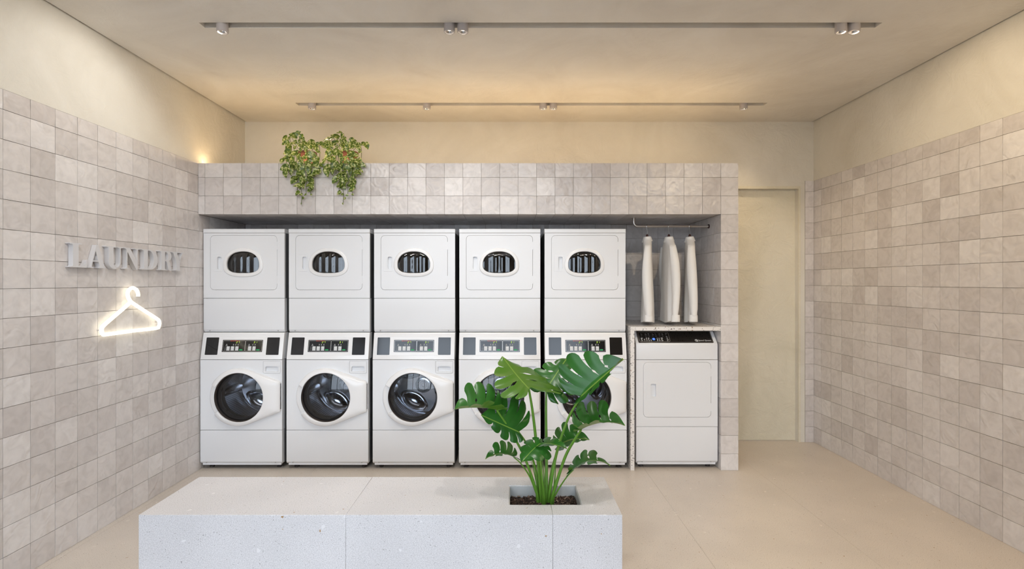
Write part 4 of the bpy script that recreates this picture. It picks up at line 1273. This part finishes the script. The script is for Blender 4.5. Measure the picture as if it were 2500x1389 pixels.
o = obj('flange', lathe_mesh('flange', M['rail'], [(0.0, 0.0), (0.018, 0.0), (0.018, 0.006), (0.0, 0.006)], 20), rl); o.location = Vector((xv, RY, ZN - 0.006)) + ro

def loft(name, mat, rings, closed_top=True, closed_bot=True, smooth=70):
    bm = bmesh.new(); rs = [[bm.verts.new(p) for p in q] for q in rings]; n = len(rs[0])
    for a, b in zip(rs, rs[1:]):
        for k in range(n): bm.faces.new([a[k], a[(k + 1) % n], b[(k + 1) % n], b[k]])
    if closed_top: bm.faces.new(rs[0][::-1])
    if closed_bot: bm.faces.new(rs[-1])
    bmesh.ops.recalc_face_normals(bm, faces=bm.faces)
    return finish(bm, name, mat, smooth)

def interp(tab, z):
    for (z0, *a), (z1, *b) in zip(tab, tab[1:]):
        if z1 <= z <= z0:
            t = (z0 - z) / (z0 - z1); t = t * t * (3 - 2 * t)
            return [p + (q - p) * t for p, q in zip(a, b)]
    return tab[-1][1:] if z < tab[-1][0] else tab[0][1:]

def make_shirt(seed, x, rz, label, hlabel):
    """shirt on a hanger; local x runs along the shoulders, +x towards the viewer"""
    r = random.Random(seed)
    root = empty('shirt', (x, RY, 1.18), rz - math.pi / 2); tag(root, label, 'shirt', 'shirts on the clothes rail')
    z0 = -1.18
    TAB = [(1.905, 0.044, 0.034), (1.885, 0.068, 0.037), (1.860, 0.118, 0.038), (1.835, 0.165, 0.038), (1.800, 0.184, 0.037), (1.740, 0.184, 0.038), (1.60, 0.182, 0.041), (1.40, 0.186, 0.045), (1.185, 0.194, 0.048)]
    rings = []; n = 48
    ph = [r.uniform(0, 6.28) for _ in range(4)]
    zs = [1.905, 1.895, 1.885, 1.872, 1.86, 1.847, 1.835, 1.82, 1.80, 1.77, 1.74] + [1.74 - i * 0.0345 for i in range(1, 17)]
    for z in zs:
        a, b = interp(TAB, z); f = max(0, min(1, (1.85 - z) / 0.5)); ring = []
        for k in range(n):
            t = 2 * math.pi * k / n
            c, s = math.cos(t), math.sin(t)
            wv = 1 + f * (0.16 * math.sin(5 * t + ph[0]) * abs(s) + 0.10 * math.sin(9 * t + ph[1] + 2 * z))
            px = math.copysign(abs(c) ** 0.75, c) * a; py = math.copysign(abs(s) ** 0.9, s) * b * wv
            hem = 0.03 * (abs(c) ** 2) * f if z < 1.20 else 0.0
            ring.append((px, py, z + hem + z0))
        rings.append(ring)
    obj('torso', loft('torso', M['cloth'], rings), root)
    # collar stand and fold
    col = []
    for z, ga, gb in ((1.888, 0.062, 0.047), (1.900, 0.057, 0.042), (1.918, 0.049, 0.035), (1.925, 0.046, 0.032), (1.920, 0.042, 0.029), (1.900, 0.043, 0.030)):
        col.append([(ga * math.cos(2 * math.pi * k / 28), gb * math.sin(2 * math.pi * k / 28), z + z0 - 0.008 * (1 - math.cos(2 * math.pi * k / 28 - 2.2)) * (1 if z < 1.91 else 0.3)) for k in range(28)])
    obj('collar', loft('collar', M['cloth'], col, False, False), root)
    for s in (1, -1):
        rs = []; m = 24; p2 = r.uniform(0, 6.28)
        for i in range(23):
            t = i / 22; z = 1.842 - 0.585 * t
            cx_ = s * (0.158 + 0.052 * min(1, t * 4) ** 0.7 + 0.004 * math.sin(t * 5 + p2)); cy_ = 0.008 * math.sin(t * 4 + p2)
            ra = 0.024 + 0.011 * math.sin(min(1, t * 2.2) * math.pi / 2) - 0.008 * max(0, t - 0.5)
            rb = 0.018 + 0.022 * min(1, t * 3) - 0.006 * t
            if t > 0.93: ra *= 0.9
            rs.append([(cx_ + rb * math.cos(2 * math.pi * k / m), cy_ + ra * math.sin(2 * math.pi * k / m) * (1 + 0.14 * math.sin(4 * math.pi * k / m + p2 + 3 * t)), z + z0) for k in range(m)])
        sl = obj('sleeve', loft('sleeve', M['cloth'], rs), root)
        cf = []
        for z, q in ((1.262, 0.96), (1.258, 1.0), (1.212, 1.02), (1.206, 1.0), (1.210, 0.93), (1.25, 0.9)):
            cf.append([(s * 0.212 + 0.030 * q * math.cos(2 * math.pi * k / m), 0.006 + 0.034 * q * math.sin(2 * math.pi * k / m), z + z0 + 0.004 * math.cos(2 * math.pi * k / m)) for k in range(m)])
        obj('cuff', loft('cuff', M['cloth'], cf, False, False), sl)
    h = empty('clothes_hanger', (x, RY, RZ), rz - math.pi / 2); tag(h, hlabel, 'hanger', 'hangers on the clothes rail')
    hk = [Vector((0.014 * math.cos(a), 0, 0.0 + 0.014 * math.sin(a))) for a in [math.radians(q) for q in range(-40, 200, 20)]] + [Vector((-0.010, 0, -0.02)), Vector((0, 0, -0.04)), Vector((0, 0, -0.085))]
    o = obj('hook', tube_mesh('hook', M['chrome'], hk, 0.0019, 8), h); o.rotation_euler = (0, 0, math.pi / 2 - rz + 0.9)
    obj('neck', lathe_mesh('neck', M['wood'], [(0.0, -0.068), (0.006, -0.068), (0.010, -0.078), (0.014, -0.092), (0.016, -0.115), (0.0, -0.118)], 14), h)
    bar = [Vector((xx, 0, -0.118 - 0.10 * abs(xx) / 0.16)) for xx in [-0.12 + 0.24 * i / 16 for i in range(17)]]
    obj('shoulder_bar', tube_mesh('shoulder_bar', M['wood'], bar, [0.006] + [0.008] * 15 + [0.006], 8), h)
make_shirt(1, (1580 - VX) * RY / F, math.radians(-13), 'white shirt hanging nearest the stacked machines, seen edge on', 'dark wooden hanger holding the leftmost white shirt')
make_shirt(2, (1633 - VX) * RY / F, math.radians(-4), 'white shirt in the middle of the three, its grey shaded back showing', 'dark wooden hanger holding the middle white shirt')
make_shirt(3, (1684 - VX) * RY / F, math.radians(-13), 'white shirt hanging nearest the tiled pier', 'dark wooden hanger holding the rightmost white shirt')

# ------------------------------------------------------------------ lettering on the left wall
def arc(cx, cy, rx, ry, a0, a1, n=14):
    return [(cx + rx * math.cos(math.radians(a0 + (a1 - a0) * i / n)), cy + ry * math.sin(math.radians(a0 + (a1 - a0) * i / n))) for i in range(n + 1)]
GL = {
 'L': (0.88, [[(0, 0), (0.83, 0), (0.88, 0.34), (0.845, 0.34), (0.80, 0.22), (0.72, 0.11), (0.60, 0.055), (0.42, 0.05), (0.42, 0.955), (0.58, 0.96), (0.58, 1), (0, 1), (0, 0.96), (0.10, 0.955), (0.14, 0.92), (0.14, 0.08), (0.10, 0.045), (0, 0.04)]]),
 'A': (0.98, [[(0, 0), (0.30, 0), (0.30, 0.04), (0.19, 0.05), (0.255, 0.27), (0.56, 0.27), (0.635, 0.05), (0.54, 0.04), (0.54, 0), (0.98, 0), (0.98, 0.04), (0.91, 0.05), (0.56, 1.0), (0.45, 1.0), (0.13, 0.06), (0.10, 0.045), (0, 0.04)], [(0.275, 0.325), (0.405, 0.74), (0.54, 0.325)]]),
 'U': (0.97, [[(0, 1), (0, 0.96), (0.09, 0.955), (0.12, 0.92)] + arc(0.475, 0.32, 0.355, 0.34, 180, 360) + [(0.83, 0.92), (0.87, 0.955), (0.97, 0.96), (0.97, 1), (0.64, 1), (0.64, 0.96), (0.74, 0.955), (0.77, 0.92)] + arc(0.585, 0.30, 0.185, 0.24, 0, -180) + [(0.40, 0.92), (0.44, 0.955), (0.52, 0.96), (0.52, 1)]]),
 'N': (0.985, [[(0, 0), (0.30, 0), (0.30, 0.04), (0.20, 0.05), (0.185, 0.09), (0.185, 0.80), (0.76, -0.015), (0.85, -0.015), (0.85, 0.91), (0.87, 0.955), (0.985, 0.96), (0.985, 1), (0.66, 1), (0.66, 0.96), (0.76, 0.955), (0.79, 0.91), (0.79, 0.40), (0.33, 1), (0, 1), (0, 0.96), (0.08, 0.95), (0.125, 0.90), (0.125, 0.09), (0.10, 0.05), (0, 0.04)]]),
 'D': (1.17, [[(0, 0), (0.56, 0)] + arc(0.56, 0.5, 0.61, 0.5, -88, 88) + [(0.56, 1), (0, 1), (0, 0.96), (0.11, 0.95), (0.15, 0.91), (0.15, 0.09), (0.11, 0.05), (0, 0.04)], [(0.43, 0.05), (0.43, 0.95)] + arc(0.52, 0.5, 0.34, 0.45, 88, -88)]),
 'R': (1.0, [[(0, 0), (0.54, 0), (0.54, 0.04), (0.45, 0.05), (0.42, 0.09), (0.42, 0.475), (0.50, 0.475), (0.56, 0.42), (0.66, 0.10), (0.72, 0.02), (0.80, -0.015), (0.92, -0.01), (1.0, 0.03), (1.0, 0.06), (0.94, 0.06), (0.90, 0.12), (0.83, 0.38), (0.76, 0.47), (0.70, 0.50)] + arc(0.64, 0.745, 0.30, 0.255, -62, 88) + [(0.60, 1), (0, 1), (0, 0.96), (0.10, 0.955), (0.14, 0.91), (0.14, 0.09), (0.10, 0.045), (0, 0.04)], [(0.42, 0.525), (0.42, 0.95)] + arc(0.50, 0.737, 0.165, 0.213, 88, -88)]),
 'Y': (0.98, [[(0.24, 0), (0.74, 0), (0.74, 0.04), (0.655, 0.05), (0.63, 0.09), (0.63, 0.43), (0.86, 0.93), (0.89, 0.955), (0.98, 0.96), (0.98, 1), (0.67, 1), (0.67, 0.96), (0.77, 0.955), (0.79, 0.92), (0.595, 0.50), (0.41, 0.93), (0.42, 0.955), (0.50, 0.96), (0.50, 1), (0, 1), (0, 0.96), (0.07, 0.955), (0.35, 0.42), (0.35, 0.09), (0.32, 0.05), (0.24, 0.04)]]),
}
CAP = 0.140
LET = [('L', 2.979, 3.1025), ('A', 3.1055, 3.2425), ('U', 3.247, 3.3855), ('N', 3.3985, 3.538), ('D', 3.557, 3.721), ('R', 3.738, 3.878), ('Y', 3.878, 4.015)]
sign = empty('laundry_sign', (XL, 3.49, 1.619)); tag(sign, 'raised grey serif letters reading LAUNDRY on the left wall', 'sign')
for ch, y0, y1 in LET:
    wd_, loops = GL[ch]
    cu = bpy.data.curves.new('g', 'CURVE'); cu.dimensions = '2D'; cu.fill_mode = 'BOTH'; cu.extrude = 0.014
    for lp_ in loops:
        sp = cu.splines.new('POLY'); sp.points.add(len(lp_) - 1); sp.use_cyclic_u = True
        for p_, (a, b) in zip(sp.points, lp_): p_.co = (a * (y1 - y0) / wd_, b * CAP, 0, 1)
    tmp = bpy.data.objects.new('g', cu); COL.objects.link(tmp)
    dg = bpy.context.evaluated_depsgraph_get(); dg.update()
    me = bpy.data.meshes.new_from_object(tmp.evaluated_get(dg)); bpy.data.objects.remove(tmp)
    me.materials.clear(); me.materials.append(M['sign'])
    o = obj('letter', me, sign, None, 'letter ' + ch)
    R = Matrix(((0, 1, 0), (0, 0, 1), (1, 0, 0))).transposed()
    o.matrix_local = Matrix.Translation(Vector((XL + 0.016, y0, 1.619)) - sign.location) @ R.to_4x4()

# glowing hanger under the lettering
def on_wall(xc, yc, x_off):
    px, py = 150 + xc / 5.145, 570 + yc / 5.145
    X = XL + x_off; u = VX - px; d = F * -X / u
    return Vector((X, d, EYE - (py - VY) * d / F))
ring_pts = [(962, 790), (962, 755), (945, 712), (915, 688), (885, 684), (852, 704), (832, 745), (838, 800), (866, 852), (900, 878), (1050, 976), (1195, 1068), (1224, 1096), (1232, 1130), (1222, 1168), (1190, 1190), (900, 1222), (560, 1268), (522, 1262), (504, 1232), (506, 1190), (530, 1155), (650, 1050), (780, 940), (858, 870)]
pts = bezier([on_wall(a, b, 0.026) for a, b in ring_pts], 3)
nh = empty('neon_hanger', on_wall(860, 1000, 0.0)); tag(nh, 'glowing warm white clothes hanger shape on the left wall', 'neon sign')
o = obj('glow_tube', tube_mesh('glow_tube', M['neon'], pts, 0.0115, 8), nh); o.location = -nh.location
for a, b in ((890, 684), (1224, 1110), (506, 1215)):
    p = on_wall(a, b, 0.026)
    o = obj('wall_clip', tube_mesh('wall_clip', M['lamp'], [Vector((XL - 0.001, p.y, p.z)), Vector((XL + 0.02, p.y, p.z))], 0.004, 8), nh); o.location = -nh.location
